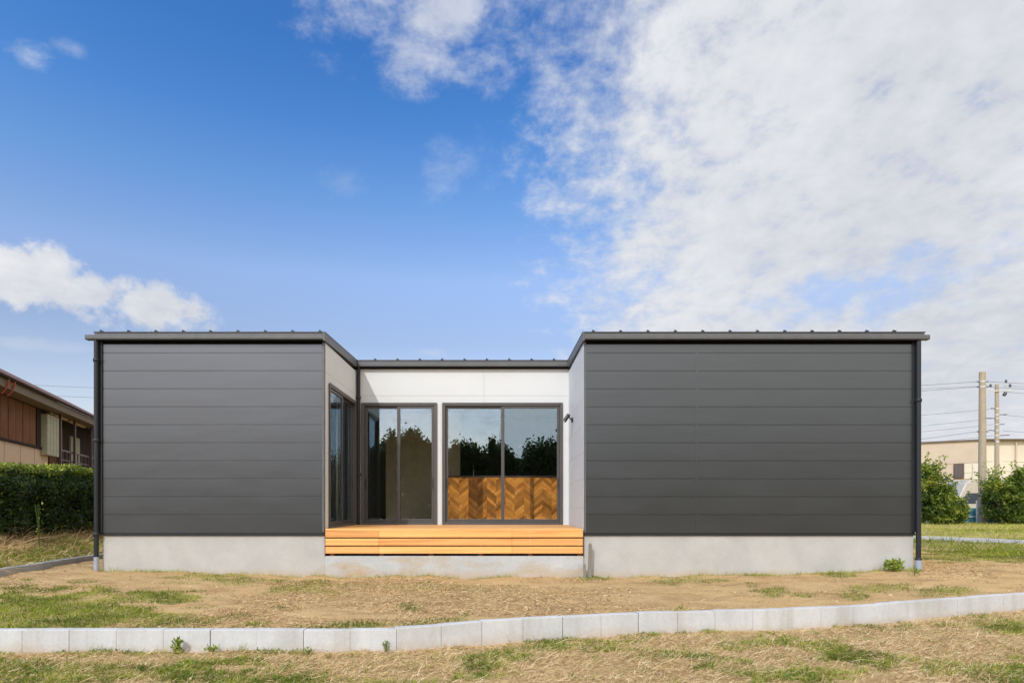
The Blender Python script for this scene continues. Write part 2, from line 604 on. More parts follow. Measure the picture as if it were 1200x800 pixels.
M['bush'] = mat_leaf('shrub_leaf', [(0.0, (0.018, 0.036, 0.008)), (0.42, (0.07, 0.115, 0.015)), (0.75, (0.20, 0.26, 0.028)), (1.0, (0.42, 0.44, 0.06))], 0.4)
M['weed'] = mat_leaf('weed_leaf', [(0.0, (0.06, 0.11, 0.015)), (0.6, (0.20, 0.28, 0.035)), (1.0, (0.44, 0.48, 0.09))], 0.35)
M['tree'] = mat_leaf('tree_leaf', [(0.0, (0.035, 0.048, 0.014)), (0.6, (0.10, 0.125, 0.03)), (1.0, (0.20, 0.22, 0.05))], 0.4)
M['grass'] = mat_leaf('grass_blade', [(0.0, (0.09, 0.115, 0.013)), (0.45, (0.24, 0.285, 0.026)), (0.8, (0.44, 0.45, 0.06)), (1.0, (0.62, 0.52, 0.18))], 0.35, 0.6, 0.2, (0.22, 0.30, 0.04))
M['straw'] = mat_leaf('dry_straw', [(0.0, (0.20, 0.125, 0.065)), (0.4, (0.52, 0.34, 0.16)), (0.8, (0.76, 0.56, 0.28)), (1.0, (0.88, 0.74, 0.45))], 0.15, 0.7, 0.15, (0.5, 0.38, 0.2))

_t = NT('earth_clod').set(0.95, 0.1)
_t.col(_t.ramp(_t.attr(), [(0.0, (0.22, 0.135, 0.065)), (0.6, (0.50, 0.33, 0.16)), (1.0, (0.58, 0.42, 0.24))]))
M['clod'] = _t.m

# ------------------------------------------------------------------ layout
Y0 = 10.256           # front faces of the two wings
Y1 = 12.54            # recessed courtyard wall
YB = 18.6             # rear of the house
XL, XLI, XRI, XR = -6.0, -2.635, 1.26, 6.244
ZF = 0.58             # foundation top
ZD = 0.68             # deck top
SL = 0.029            # roof rise per metre towards the rear

# kerb of the front yard: (photo x, photo y of the top front edge)
KT = -0.028
_k = [(-150, 737), (0, 737), (464, 736), (517, 732.5), (569, 728), (618, 725.2), (666, 722.5), (712, 720), (755, 718),
      (800, 717.5), (841, 716), (900, 714.8), (960, 712), (1025, 709), (1066, 705.5), (1152, 699), (1200, 695.5), (1330, 686)]
KP = []
for a, b in _k:
    s = (b - VPY) / (EYE - KT)
    KP.append(((a - VPX) / s, F / s))
KP = [(-14.0, KP[0][1])] + KP + [(16.0, KP[-1][1] + 2.6)]
KX = np.array([p[0] for p in KP]); KY = np.array([p[1] for p in KP])


def kerb_y(x):
    return np.interp(x, KX, KY)


def lk_x(y):          # left kerb line
    return -6.9 - 0.11 * (np.asarray(y, float) - 9.4)


RK = [(10.2, 22.6), (12.5, 20.2), (13.7, 17.7), (15.2, 14.0), (16.2, 10.5)]


def gz(x, y, micro=True):
    x = np.asarray(x, float); y = np.asarray(y, float)
    yk = kerb_y(x)
    zh = -0.055 + 0.12 * np.clip(np.abs(x) / 6.2, 0, 1) ** 2
    t = np.clip((y - yk) / np.maximum(10.2 - yk, 0.5), 0, 1)
    up = -0.055 + (zh + 0.055) * t
    far = np.clip((y - 13) / 10, 0, 1)
    up = up * (1 - far)
    low = np.full_like(x, -0.235)
    st = sst(y - yk, 0.015, 0.085)
    z = low * (1 - st) + up * st
    # bank beyond the left kerb
    d = lk_x(y) - x
    bank = 0.12 + np.clip(d - 0.1, 0, 2.2) * 0.19
    wb = sst(d, 0.02, 0.09) * sst(y - yk, 0.1, 1.5)
    z = z * (1 - wb) + np.maximum(bank, z) * wb
    if micro:
        z = z + (fbm(x * 2.6, y * 2.6, 3, 4) - 0.5) * 0.11 * np.exp(-np.abs(Y0 - y) / 0.35) * (np.abs(x) < 9)
        near = np.clip(1.5 - np.hypot(x, y - 8) / 40, 0.15, 1)
        z = z + (fbm(x * 0.9, y * 0.9, 3, 1) - 0.5) * 0.05 * near + (fbm(x * 6, y * 6, 4, 2) - 0.5) * 0.03 * near
    return z


def litter(x, y):
    """where dead grass and clods cover the sand"""
    x = np.asarray(x, float); y = np.asarray(y, float)
    px = VPX + x * F / np.maximum(y, 1.0)
    py = VPY + EYE * F / np.maximum(y, 1.0)
    n = fbm(x * 1.3, y * 1.6, 4, 61)
    w = np.zeros_like(x)
    for (a, b, rx, ry, k) in ((520, 705, 210, 26, 1.0), (300, 725, 130, 12, 0.9), (700, 700, 90, 14, 0.6), (60, 690, 90, 8, 0.5), (1120, 672, 60, 8, 0.5), (830, 708, 60, 5, 0.5), (430, 682, 110, 8, 0.8)):
        w = np.maximum(w, k * sst(1.3 - np.hypot((px - a) / rx, (py - b) / ry) + (n - 0.5) * 2.0, 0, 0.8))
    return np.maximum(w * (y > kerb_y(x)), (y <= kerb_y(x)) * 0.55)


# ------------------------------------------------------------------ ground
def build_ground():
    def axis(lo, hi, step, far, grow=1.22):
        c = list(np.arange(lo, hi + 1e-6, step))
        s = step
        a = lo; left = []
        while a > -far:
            s *= grow; a -= s; left.append(a)
        s = step; b = hi; right = []
        while b < far:
            s *= grow; b += s; right.append(b)
        return np.array(left[::-1] + c + right)
    xs = axis(-9.2, 9.2, 0.045, 900)
    ys = axis(3.2, 12.0, 0.035, 900)
    gx, gy = np.meshgrid(xs, ys)
    gzv = gz(gx, gy)
    nx, ny = len(xs), len(ys)
    V = np.stack([gx.ravel(), gy.ravel(), gzv.ravel()], 1)
    idx = np.arange(nx * ny).reshape(ny, nx)
    Q = np.stack([idx[:-1, :-1].ravel(), idx[:-1, 1:].ravel(), idx[1:, 1:].ravel(), idx[1:, :-1].ravel()], 1)
    t = NT('bare_earth').set(0.95, 0.15)
    # weight for grassy ground is a real property of the spot
    n1 = t.noise(0.9, 6, 0.6, (1, 1.6, 1))
    n2 = t.noise(7.0, 7, 0.7, (0.7, 1.2, 1))
    n3 = t.noise(60.0, 4, 0.7)
    sand = t.ramp(n1, [(0.32, (0.56, 0.335, 0.135)), (0.48, (0.68, 0.435, 0.175)), (0.62, (0.76, 0.52, 0.225))])
    earth = t.ramp(n2, [(0.36, (0.26, 0.15, 0.065)), (0.52, (0.55, 0.335, 0.15)), (0.68, (0.72, 0.48, 0.225))])
    a = t.attr()
    lit = t.attr('litter')
    soil = t.mix(t.ramp(n2, [(0.42, (0.15, 0.15, 0.15)), (0.6, (0.75, 0.75, 0.75))]), sand, earth)
    soil = t.mix(t.math('MULTIPLY', lit, 0.8), soil, t.ramp(t.math('ADD', t.math('MULTIPLY', n2, 0.5), t.math('MULTIPLY', n3, 0.5)), [(0.36, (0.30, 0.185, 0.085)), (0.50, (0.56, 0.36, 0.17)), (0.64, (0.78, 0.54, 0.27))]))
    soil = t.mix(1.0, soil, t.ramp(t.noise(1.9, 6, 0.65, (0.8, 1.5, 1), 0.3, (7, 3, 1)), [(0.34, (0.66, 0.60, 0.54)), (0.52, (1.0, 1.0, 1.0)), (0.7, (1.08, 1.07, 1.05))]), 'MULTIPLY')
    turf = t.ramp(t.math('ADD', t.math('MULTIPLY', n2, 0.6), t.math('MULTIPLY', n3, 0.4)),
                  [(0.36, (0.13, 0.115, 0.03)), (0.5, (0.28, 0.25, 0.07)), (0.64, (0.46, 0.38, 0.15))])
    c = t.mix(a, soil, turf)
    c = t.mix(0.3, c, t.ramp(n3, [(0.33, (0.07, 0.05, 0.03)), (0.6, (0.70, 0.49, 0.26))]))
    t.col(c)
    nb = t.bump(t.noise(26, 7, 0.72), 0.7, 0.03)
    t.bump(n3, 0.6, 0.012, nb)
    x, y = gx.ravel(), gy.ravel()
    w = sst(kerb_y(x) - y, 0.0, 0.05) * 0.35
    w = np.maximum(w, green_map(x, y) * 0.9)
    w = np.maximum(w, sst(lk_x(y) - x, 0.05, 0.2) * sst(y, 6, 8) * 0.6)
    w = np.maximum(w, sst(x - 9.2 + 0.12 * (y - 12), 0, 2.0) * sst(y, 11, 13) * 0.85)
    w = np.maximum(w, sst(np.hypot(x, y - 8), 28, 45))
    g = np_mesh('ground', V, None, Q, t.m, tint=np.clip(w, 0, 1), smooth=True)
    at = g.data.attributes.new('litter', 'FLOAT', 'POINT'); at.data.foreach_set('value', litter(x, y).astype(np.float32))
    tag(g, kind='structure')
    return g


# patches of living grass in the yard: photo x, y, half sizes, weight
PATCH = [(70, 712, 130, 22, 1.0), (190, 697, 55, 7, 0.8), (205, 722, 90, 12, 0.7), (355, 683, 40, 9, 0.55), (330, 706, 12, 3, 0.5), (20, 745, 5, 2, 0.0),
         (420, 727, 34, 4, 0.8), (370, 731, 26, 4, 0.7), (480, 707, 12, 4, 0.7), (485, 729, 26, 4, 0.7), (512, 722, 45, 6, 0.55), (563, 724, 12, 3, 0.8),
         (545, 714, 10, 3, 0.6), (695, 668, 22, 6, 0.9), (870, 670, 34, 4, 0.6), (800, 677, 40, 5, 0.35), (905, 692, 20, 5, 0.6), (980, 672, 24, 5, 0.7),
         (945, 693, 20, 4, 0.5), (1005, 695, 16, 4, 0.6), (1035, 688, 50, 4, 0.5), (1105, 690, 40, 5, 0.55), (1070, 672, 12, 4, 0.6), (800, 708, 18, 4, 0.4),
         (1045, 666, 10, 3, 0.8), (880, 684, 8, 3, 0.4), (470, 684, 160, 4, 0.25), (1160, 655, 90, 8, 0.6), (1130, 643, 60, 6, 0.9), (1190, 646, 60, 8, 0.9), (255, 678, 60, 5, 0.45)]


def green_map(x, y):
    x = np.asarray(x, float); y = np.asarray(y, float)
    yy = np.maximum(y, 1.0)
    px = VPX + x * F / yy
    py = VPY + EYE * F / yy
    w = np.zeros_like(x)
    n = fbm(x * 3.5, y * 3.5, 4, 3)
    for (a, b, rx, ry, k) in PATCH:
        r = np.hypot((px - a) / rx, (py - b) / ry)
        w = np.maximum(w, k * sst(1.25 - r + (n - 0.5) * 2.2, 0.0, 0.7))
    return w * (y > kerb_y(x) + 0.08)


build_ground()


# ------------------------------------------------------------------ blades and leaves
def blades(P, yaw, pitch, length, width, bend, tint):
    """tapered two segment blades; P roots (n,3)"""
    n = len(P)
    d = np.stack([np.cos(yaw) * np.cos(pitch), np.sin(yaw) * np.cos(pitch), np.sin(pitch)], 1)
    p2 = pitch - bend
    d2 = np.stack([np.cos(yaw) * np.cos(p2), np.sin(yaw) * np.cos(p2), np.sin(p2)], 1)
    roll = RNG.uniform(0, math.pi, n)
    side0 = np.stack([-np.sin(yaw), np.cos(yaw), np.zeros(n)], 1)
    upv = np.cross(d, side0)
    side = side0 * np.cos(roll * 0.4)[:, None] + upv * np.sin(roll * 0.4)[:, None]
    L = length[:, None]; W = width[:, None] * 0.5
    mid = P + d * L * 0.5
    tip = mid + d2 * L * 0.5
    V = np.stack([P - side * W, P + side * W, mid + side * W * 0.85, mid - side * W * 0.85, tip], 1).reshape(-1, 3)
    b = np.arange(n)[:, None] * 5
    Q = b + np.array([[0, 1, 2, 3]])
    T = b + np.array([[3, 2, 4]])
    return V, T, Q, np.repeat(tint, 5)


def leaves(P, size, tint, up=0.4, aspect=0.5, normal=None):
    """folded rhombic leaves"""
    n = len(P)
    d = RNG.normal(size=(n, 3)); d[:, 2] += up
    d /= np.linalg.norm(d, axis=1)[:, None]
    r = RNG.normal(size=(n, 3))
    if normal is not None:
        r = r * 0.6 + normal
    s = np.cross(d, r); s /= np.linalg.norm(s, axis=1)[:, None] + 1e-9
    nn = np.cross(s, d)
    L = size[:, None]
    V = np.stack([P, P + d * L * 0.45 + s * L * aspect * 0.5 + nn * L * 0.12, P + d * L,
                  P + d * L * 0.45 - s * L * aspect * 0.5 + nn * L * 0.12], 1).reshape(-1, 3)
    b = np.arange(n)[:, None] * 4
    T = np.concatenate([b + np.array([[0, 1, 2]]), b + np.array([[0, 2, 3]])])
    return V, T, np.repeat(tint, 4)


def cat(parts):
    V, T, Q, A, o = [], [], [], [], 0
    for (v, t, q, a) in parts:
        V.append(v); A.append(a)
        if t is not None: T.append(t + o)
        if q is not None: Q.append(q + o)
        o += len(v)
    return (np.concatenate(V), np.concatenate(T) if T else None, np.concatenate(Q) if Q else None, np.concatenate(A))


# ------------------------------------------------------------------ house
house = tag(empty('house', ((XL + XR) / 2, Y0, 0)),
            'single storey flat roofed house with two dark grey metal clad wings around a white courtyard', 'house')
HO = house.location.copy()


def hp(mb, name, mat, parent=None, bevel=0.0):
    """house part given in world coordinates"""
    mb.v = [(x - HO.x, y - HO.y, z - HO.z) for x, y, z in mb.v]
    return mb.build(name, mat, parent or house, bevel)


def siding(x0, x1, yf, z0, z1, joints, depth=0.006, gap=0.0055):
    """horizontal boards with open V joints, extruded along x"""
    prof = [(yf + 0.05, z0), (yf, z0)]
    for zj in sorted(joints):
        prof += [(yf, zj - gap), (yf + depth, zj - gap * 0.55), (yf + depth, zj + gap * 0.15), (yf + 0.001, zj + gap * 0.5), (yf, zj + gap)]
    prof += [(yf, z1), (yf + 0.05, z1)]
    mb = MB()
    n = len(prof)
    vs = [(x0, y, z) for y, z in prof] + [(x1, y, z) for y, z in prof]
    fs = [(i, i + 1, n + i + 1, n + i) for i in range(n - 1)]
    fs += [tuple(range(n)), tuple(range(n, 2 * n))[::-1], (0, n, 2 * n - 1, n - 1)]
    mb._add(vs, fs)
    return mb


def zroof(y):
    return 3.62 + SL * (y - Y0)


ZW = 3.49     # wall tops under the eaves
JZ = [EYE + (VPY - (413.4 + 21.03 * i)) / 78.0 for i in range(10)]
# foundation: outer ring standing in the ground
fb = MB()
fb.box(XL + 0.02, XLI - 0.0, Y0 + 0.022, Y0 + 0.2, -0.4, ZF)
fb.box(XRI + 0.0, XR - 0.02, Y0 + 0.022, Y0 + 0.2, -0.4, ZF)
fb.box(XL + 0.02, XL + 0.2, Y0 + 0.2, YB, -0.4, ZF)
fb.box(XR - 0.2, XR - 0.02, Y0 + 0.2, YB, -0.4, ZF)
fb.box(XL + 0.2, XR - 0.2, YB - 0.2, YB, -0.4, ZF)
fb.box(XLI - 0.2, XLI, Y0 + 0.2, Y1, -0.4, ZF)
fb.box(XRI, XRI + 0.2, Y0 + 0.2, Y1, -0.4, ZF)
hp(fb, 'foundation', M['foundation'], bevel=0.006)
# stained concrete footing wall under the deck
hp(MB().box(XLI + 0.004, XRI - 0.004, Y0 - 0.012, Y0 + 0.45, -0.4, 0.272), 'footing', M['step'], bevel=0.01)

# dark metal clad front walls
hp(siding(XL + 0.03, XLI - 0.035, Y0, 0.62, ZW, JZ), 'front_wall', M['siding'])
hp(siding(XRI + 0.03, XR - 0.05, Y0, 0.62, ZW, JZ), 'front_wall', M['siding'])
hp(MB().box(2.935, 2.972, Y0 - 0.004, Y0 + 0.02, 0.625, ZW - 0.004), 'joint_cover', M['siding'], bevel=0.002)
# drip trims at the foot, corner trims
for a, b in ((XL, XLI - 0.003), (XRI + 0.003, XR - 0.01)):
    hp(MB().prism([(Y0 + 0.03, 0.578), (Y0 - 0.012, 0.584), (Y0 - 0.012, 0.602), (Y0 + 0.004, 0.606), (Y0 + 0.004, 0.628), (Y0 + 0.03, 0.628)], 'x', a, b), 'drip_trim', M['trim'])
hp(MB().box(XL - 0.02, XL + 0.034, Y0 - 0.022, Y0 + 0.06, 0.606, ZW), 'corner_trim', M['trim'], bevel=0.008)
hp(MB().box(XLI - 0.037, XLI - 0.004, Y0 - 0.008, Y0 + 0.05, 0.629, ZW), 'corner_trim', M['gutter'], bevel=0.004)
hp(MB().box(XRI + 0.004, XRI + 0.032, Y0 - 0.008, Y0 + 0.05, 0.629, ZW), 'corner_trim', M['gutter'], bevel=0.004)
hp(MB().box(XR - 0.052, XR - 0.002, Y0 - 0.014, Y0 + 0.06, 0.629, ZW), 'corner_trim', M['trim'], bevel=0.006)
# outer side and rear walls
hp(MB().box(XL, XL + 0.1, Y0 + 0.061, YB - 0.1, ZF + 0.002, ZW), 'side_wall', M['siding'])
hp(MB().box(XR - 0.1, XR - 0.002, Y0 + 0.061, YB - 0.1, ZF + 0.002, ZW), 'side_wall', M['siding'])
hp(MB().box(XL, XR - 0.002, YB - 0.1, YB + 0.02, ZF + 0.002, ZW + 0.1), 'rear_wall', M['siding'])


def wall_panels(mb, axis, fixed, sign, a0, a1, z0, z1, holes, hj, vj, thick=0.12):
    """flat wall made of panels with thin open joints; holes=(a0,a1,z0,z1)"""
    g = 0.0016
    acuts = sorted(set([a0, a1] + [h[0] for h in holes] + [h[1] for h in holes]))
    zcuts = sorted(set([z0, z1] + [h[2] for h in holes] + [h[3] for h in holes]))
    def put(p, q, r, s, d0, d1):
        lo, hi = sorted((fixed + sign * d0, fixed + sign * d1))
        if axis == 'x': mb.box(p, q, lo, hi, r, s)
        else: mb.box(lo, hi, p, q, r, s)
    for i in range(len(acuts) - 1):
        for j in range(len(zcuts) - 1):
            p, q, r, s = acuts[i], acuts[i + 1], zcuts[j], zcuts[j + 1]
            if any(h[0] <= p + 1e-6 and q <= h[1] + 1e-6 and h[2] <= r + 1e-6 and s <= h[3] + 1e-6 for h in holes):
                continue
            put(p, q, r, s, 0.014, thick)
            aa = [p] + [v for v in vj if p + 0.02 < v < q - 0.02] + [q]
            zz = [r] + [v for v in hj if r + 0.02 < v < s - 0.02] + [s]
            for u in range(len(aa) - 1):
                for w in range(len(zz) - 1):
                    put(aa[u] + (g if u else 0), aa[u + 1] - (g if u + 1 < len(aa) - 1 else 0),
                        zz[w] + (g if w else 0), zz[w + 1] - (g if w + 1 < len(zz) - 1 else 0), 0.0, 0.0138)
    return mb


def px1(p): return X_at(p, Y1)


W1 = (px1(424.2), px1(511.6), 0.672, Z_at(472.6, Y1))
W2 = (px1(519.0), px1(658.6), 0.672, Z_at(472.6, Y1))
WS = (10.486, 12.40, 0.672, 2.905)      # along y in the left wing's inner wall
HJ = [0.99, 1.43, 1.834, 2.237, 2.64, 3.044]
ZC = 3.53
hp(wall_panels(MB(), 'x', Y1, 1, XLI - 0.1, XRI + 0.1, 0.5, ZC, [W1, W2], [2.237, 3.044], [px1(567.3)]), 'courtyard_wall', M['white'])
hp(wall_panels(MB(), 'y', XLI, -1, Y0 + 0.051, Y1 - 0.001, 0.5, ZC - 0.05, [WS], [1.834, 3.044], []), 'courtyard_wall', M['white'])
hp(wall_panels(MB(), 'y', XRI, 1, Y0 + 0.051, Y1 - 0.001, 0.5, ZC - 0.05, [], HJ, []), 'courtyard_wall', M['white'])

# roof sheet (U shaped) with rake fascias
def roof_slab(mb, x0, x1, ya, yb, th):
    pts = [(ya, zroof(ya) - th), (yb, zroof(yb) - th), (yb, zroof(yb)), (ya, zroof(ya))]
    return mb.prism(pts, 'x', x0, x1)

YE0, YE1 = Y0 - 0.085, Y1 - 0.085
rb = MB()
roof_slab(rb, XL - 0.06, XLI + 0.03, YE0, YE1 + 0.002, 0.012)
roof_slab(rb, XRI - 0.03, XR + 0.10, YE0, YE1 + 0.002, 0.012)
roof_slab(rb, XL - 0.06, XR + 0.10, YE1 + 0.002, YB + 0.15, 0.012)
# standing seams
sx = XL + 0.03
seams = []
while sx < XR + 0.06:
    seams.append(sx); sx += 0.4095
for s in seams:
    ya = YE0 + 0.01 if (s < XLI + 0.02 or s > XRI - 0.02) else YE1 + 0.01
    rb.prism([(ya, zroof(ya)), (YB + 0.1, zroof(YB + 0.1)), (YB + 0.1, zroof(YB + 0.1) + 0.022), (ya, zroof(ya) + 0.022)], 'x', s - 0.006, s + 0.006)
roof = hp(rb, 'roof', M['roof'])
# structure below the sheet (soffit board and fascia band)
sb = MB()
roof_b = lambda x0, x1, ya, yb: sb.prism([(ya, zroof(ya) - 0.075), (ya + 0.09, zroof(ya) - 0.125), (yb, zroof(yb) - 0.125), (yb, zroof(yb) - 0.0125), (ya, zroof(ya) - 0.0125)], 'x', x0, x1)
roof_b(XL - 0.05, XLI + 0.022, YE0 + 0.012, YE1)
roof_b(XRI - 0.022, XR + 0.09, YE0 + 0.012, YE1)
roof_b(XL - 0.05, XR + 0.09, YE1 + 0.012, YB + 0.12)
hp(sb, 'eaves_board', M['gutter'], bevel=0.003)
# snow guards on the seams near the eaves, each a little clip with a crossbar
for s in seams:
    front = s < XLI + 0.02 or s > XRI - 0.02
    ya = (YE0 if front else YE1) + 0.05
    z = zroof(ya) + 0.002
    g = MB()
    g.prism([(s - 0.028, z + 0.010), (s + 0.028, z + 0.010), (s + 0.006, z + 0.030), (s - 0.016, z + 0.040), (s - 0.020, z + 0.034)], 'y', ya, ya + 0.012)
    g.box(s - 0.012, s + 0.012, ya + 0.0125, ya + 0.05, z - 0.002, z + 0.028)
    o = hp(g, 'snow_guard', M['roof'], roof)
    o.parent = roof

def gutter(x0, x1, yf, zt, name='gutter', rnd=True):
    prof = [(yf + 0.095, zt - 0.07), (yf + 0.012, zt - 0.07), (yf + 0.003, zt - 0.062), (yf, zt - 0.05), (yf, zt - 0.006), (yf + 0.004, zt), (yf + 0.012, zt), (yf + 0.012, zt - 0.012), (yf + 0.095, zt - 0.012)]
    return hp(MB().prism(prof, 'x', x0, x1), name, M['gutter'])

ZG0 = EYE + (VPY - 391.9) / 78.8
ZG1 = EYE + (VPY - 424.8) / 64.35
gutter(X_at(99.3, Y0 - 0.1), XLI + 0.0, Y0 - 0.102, ZG0)
gutter(XRI + 0.0, X_at(1090, Y0 - 0.1), Y0 - 0.102, ZG0)
gutter(XLI + 0.045, XRI - 0.03, Y1 - 0.105, ZG1)
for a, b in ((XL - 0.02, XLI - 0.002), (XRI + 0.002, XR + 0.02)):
    hp(MB().box(a, b, Y0 - 0.092, Y0 + 0.04, ZG0 - 0.086, ZG0 - 0.0725), 'soffit', M['black'])  # black sheet darkens the gutter underside, standing in for its shade
    hp(MB().box(a + 0.02, b - 0.02, Y0 - 0.005, Y0 + 0.03, ZG0 - 0.122, ZG0 - 0.087), 'eave_shade_strip', M['black'])  # black strip paints the eave shadow along the wall top
hp(MB().box(XLI + 0.05, XRI - 0.034, Y1 - 0.095, Y1 - 0.002, ZG1 - 0.082, ZG1 - 0.0725), 'soffit', M['black'])  # same painted shade below the courtyard gutter
# rake fascias on the inner edges of the wings
for x0, x1 in ((XLI + 0.0005, XLI + 0.026), (XRI - 0.026, XRI - 0.0005)):
    ya, yb = Y0 - 0.098, Y1 - 0.1
    hp(MB().prism([(ya, ZG0 - 0.085), (yb, ZG0 - 0.085 + SL * (yb - ya)), (yb, zroof(yb) - 0.0125), (ya, zroof(ya) - 0.0125)], 'x', x0, x1), 'rake_fascia', M['gutter'])

# downpipes
def downpipe(x, y, z0, z1, r=0.033, collars=(), stub=None, sr=0.042, lean=None):
    pts = [(x, y, z1), (x, y, z0)] if lean is None else [(lean[0], lean[1], z1), (lean[0], lean[1], z1 - 0.05), (x, y, z1 - 0.16), (x, y, z0)]
    p = hp(MB().tube(pts, r, 18), 'downpipe', M['trim'])
    for z in collars:
        hp(MB().tube([(x, y, z - 0.028), (x, y, z - 0.02), (x, y, z + 0.02), (x, y, z + 0.028)], [r + 0.003, r + 0.011, r + 0.011, r + 0.003], 18), 'collar', M['trim'], p)
    if stub:
        hp(MB().tube([(x, y, -0.3), (x, y, stub)], sr, 20), 'drain_stub', M['pvc'], p)
    return p

dy = Y0 - 0.055
downpipe(X_at(112.9, dy), dy, 0.2, ZG0 - 0.05, 0.034, (0.60, 2.0, 3.2), 0.262, 0.036)
downpipe(X_at(1076.3, dy), dy, 0.2, ZG0 - 0.05, 0.036, (0.222, 2.6), 0.215, 0.050)
downpipe(XLI + 0.045, Y1 - 0.05, ZD - 0.3, ZG1 - 0.05, 0.033, (1.6, 3.0))


# ---- windows (frames set into the wall, two sliding sashes)
def ring(mb, a0, a1, z0, z1, l, r, t, b, put):
    put(mb, a0, a0 + l, z0, z1)
    put(mb, a1 - r, a1, z0, z1)
    put(mb, a0 + l, a1 - r, z1 - t, z1)
    put(mb, a0 + l, a1 - r, z0, z0 + b)


def window(axis, fixed, sign, h, split, near_first, jamb=(0.05, 0.05), label=None):
    """sign = direction from the outside face into the wall"""
    a0, a1, z0, z1 = h
    def P(d0, d1):
        lo, hi = sorted((fixed + sign * d0, fixed + sign * d1))
        def put(mb, p, q, r, s):
            if axis == 'x': mb.box(p, q, lo, hi, r, s)
            else: mb.box(lo, hi, p, q, r, s)
        return put
    fm = MB()
    ring(fm, a0, a1, z0, z1, 0.045, 0.045, 0.045, 0.05, P(-0.022, 0.10))
    ring(fm, a0 - 0.012, a1 + 0.012, z0, z1 + 0.012, 0.03, 0.03, 0.03, 0.02, P(-0.030, -0.0225))
    w = hp(fm, 'window', M['frame'], bevel=0.003)
    if label: w['label'] = label
    ia0, ia1, iz0, iz1 = a0 + 0.047, a1 - 0.047, z0 + 0.052, z1 - 0.047
    ms = split
    for k, (p, q) in enumerate(((ia0, ms + 0.03), (ms - 0.03, ia1))):
        front = (k == 0) == near_first
        d = 0.0 if front else 0.042
        sm = MB()
        st, en = (0.045, 0.06) if k == 0 else (0.06, 0.045)
        ring(sm, p, q, iz0, iz1, st, en, 0.042, 0.055, P(d, d + 0.034))
        hp(sm, 'sash', M['sash'], w, 0.003)
        gm = MB()
        P(d + 0.014, d + 0.020)(gm, p + st - 0.004, q - en + 0.004, iz0 + 0.051, iz1 - 0.038)
        hp(gm, 'pane', M['glass'], w)
        hm = MB()
        ha = p + 0.012 if k == 0 else q - 0.034
        P(d - 0.010, d - 0.001)(hm, ha, ha + 0.022, 1.34 + z0 - 0.67 - 0.0, 1.52 + z0 - 0.67)
        hp(hm, 'handle', M['lampblack'], w, 0.003)
    return w


window('x', Y1, 1, W1, px1(467.2), False, label='narrower two pane sliding window beside the corner downpipe')
window('x', Y1, 1, W2, px1(589.2), False, label='wider two pane sliding window in front of the chevron counter')
window('y', XLI, -1, WS, 11.43, True, label='sliding window in the side wall of the left wing, seen edge on')

# ---- interior shell
IW = -2.60
hp(MB().box(XL + 0.11, XR - 0.11, Y0 + 0.21, YB - 0.21, 0.50, 0.66), 'interior_floor', M['int_floor'])
hp(MB().box(XL + 0.11, XR - 0.11, Y1 + 0.13, YB - 0.11, 3.15, 3.2).box(XL + 0.11, XLI - 0.125, Y0 + 0.06, Y1 + 0.125, 3.15, 3.2), 'ceiling', M['ceil'])
hp(MB().box(IW - 0.1, IW, Y1 + 0.125, Y1 + 3.4, 0.661, 3.149), 'interior_wall', M['int_dark'])
hp(MB().box(IW, -0.91, Y1 + 3.0, Y1 + 3.1, 0.661, 3.149), 'interior_wall', M['int_wall'])
hp(MB().box(-0.91, 3.2, Y1 + 3.9, Y1 + 4.0, 0.661, 3.149).box(-1.0, -0.91, Y1 + 3.1, Y1 + 3.9, 0.661, 3.149), 'interior_wall', M['int_dark'])
hp(MB().box(3.2, 3.3, Y1 + 0.13, Y1 + 4.0, 0.661, 3.149), 'interior_wall', M['int_dark'])
hp(MB().box(XL + 0.11, IW - 0.101, Y1 + 0.6, Y1 + 0.7, 0.661, 3.149), 'interior_wall', M['int_dark'])

# ---- spotlight on the right courtyard wall
ly, lz = 11.79, Z_at(491.5, 11.79)
sp = hp(MB().tube([(XRI - 0.001, ly, lz - 0.005), (XRI - 0.03, ly, lz - 0.005)], 0.042, 20), 'spotlight', M['lampblack'])
hp(MB().tube([(XRI - 0.03, ly, lz), (XRI - 0.06, ly - 0.005, lz + 0.035), (XRI - 0.105, ly - 0.01, lz + 0.045)], 0.011, 10), 'arm', M['lampblack'], sp)
hp(MB().tube([(XRI - 0.075, ly - 0.01, lz + 0.085), (XRI - 0.155, ly - 0.03, lz - 0.035)], 0.033, 20), 'lamp_head', M['lampblack'], sp)
hp(MB().tube([(XRI - 0.155, ly - 0.03, lz - 0.0355), (XRI - 0.158, ly - 0.031, lz - 0.040)], 0.029, 20), 'lens', M['lampface'], sp)

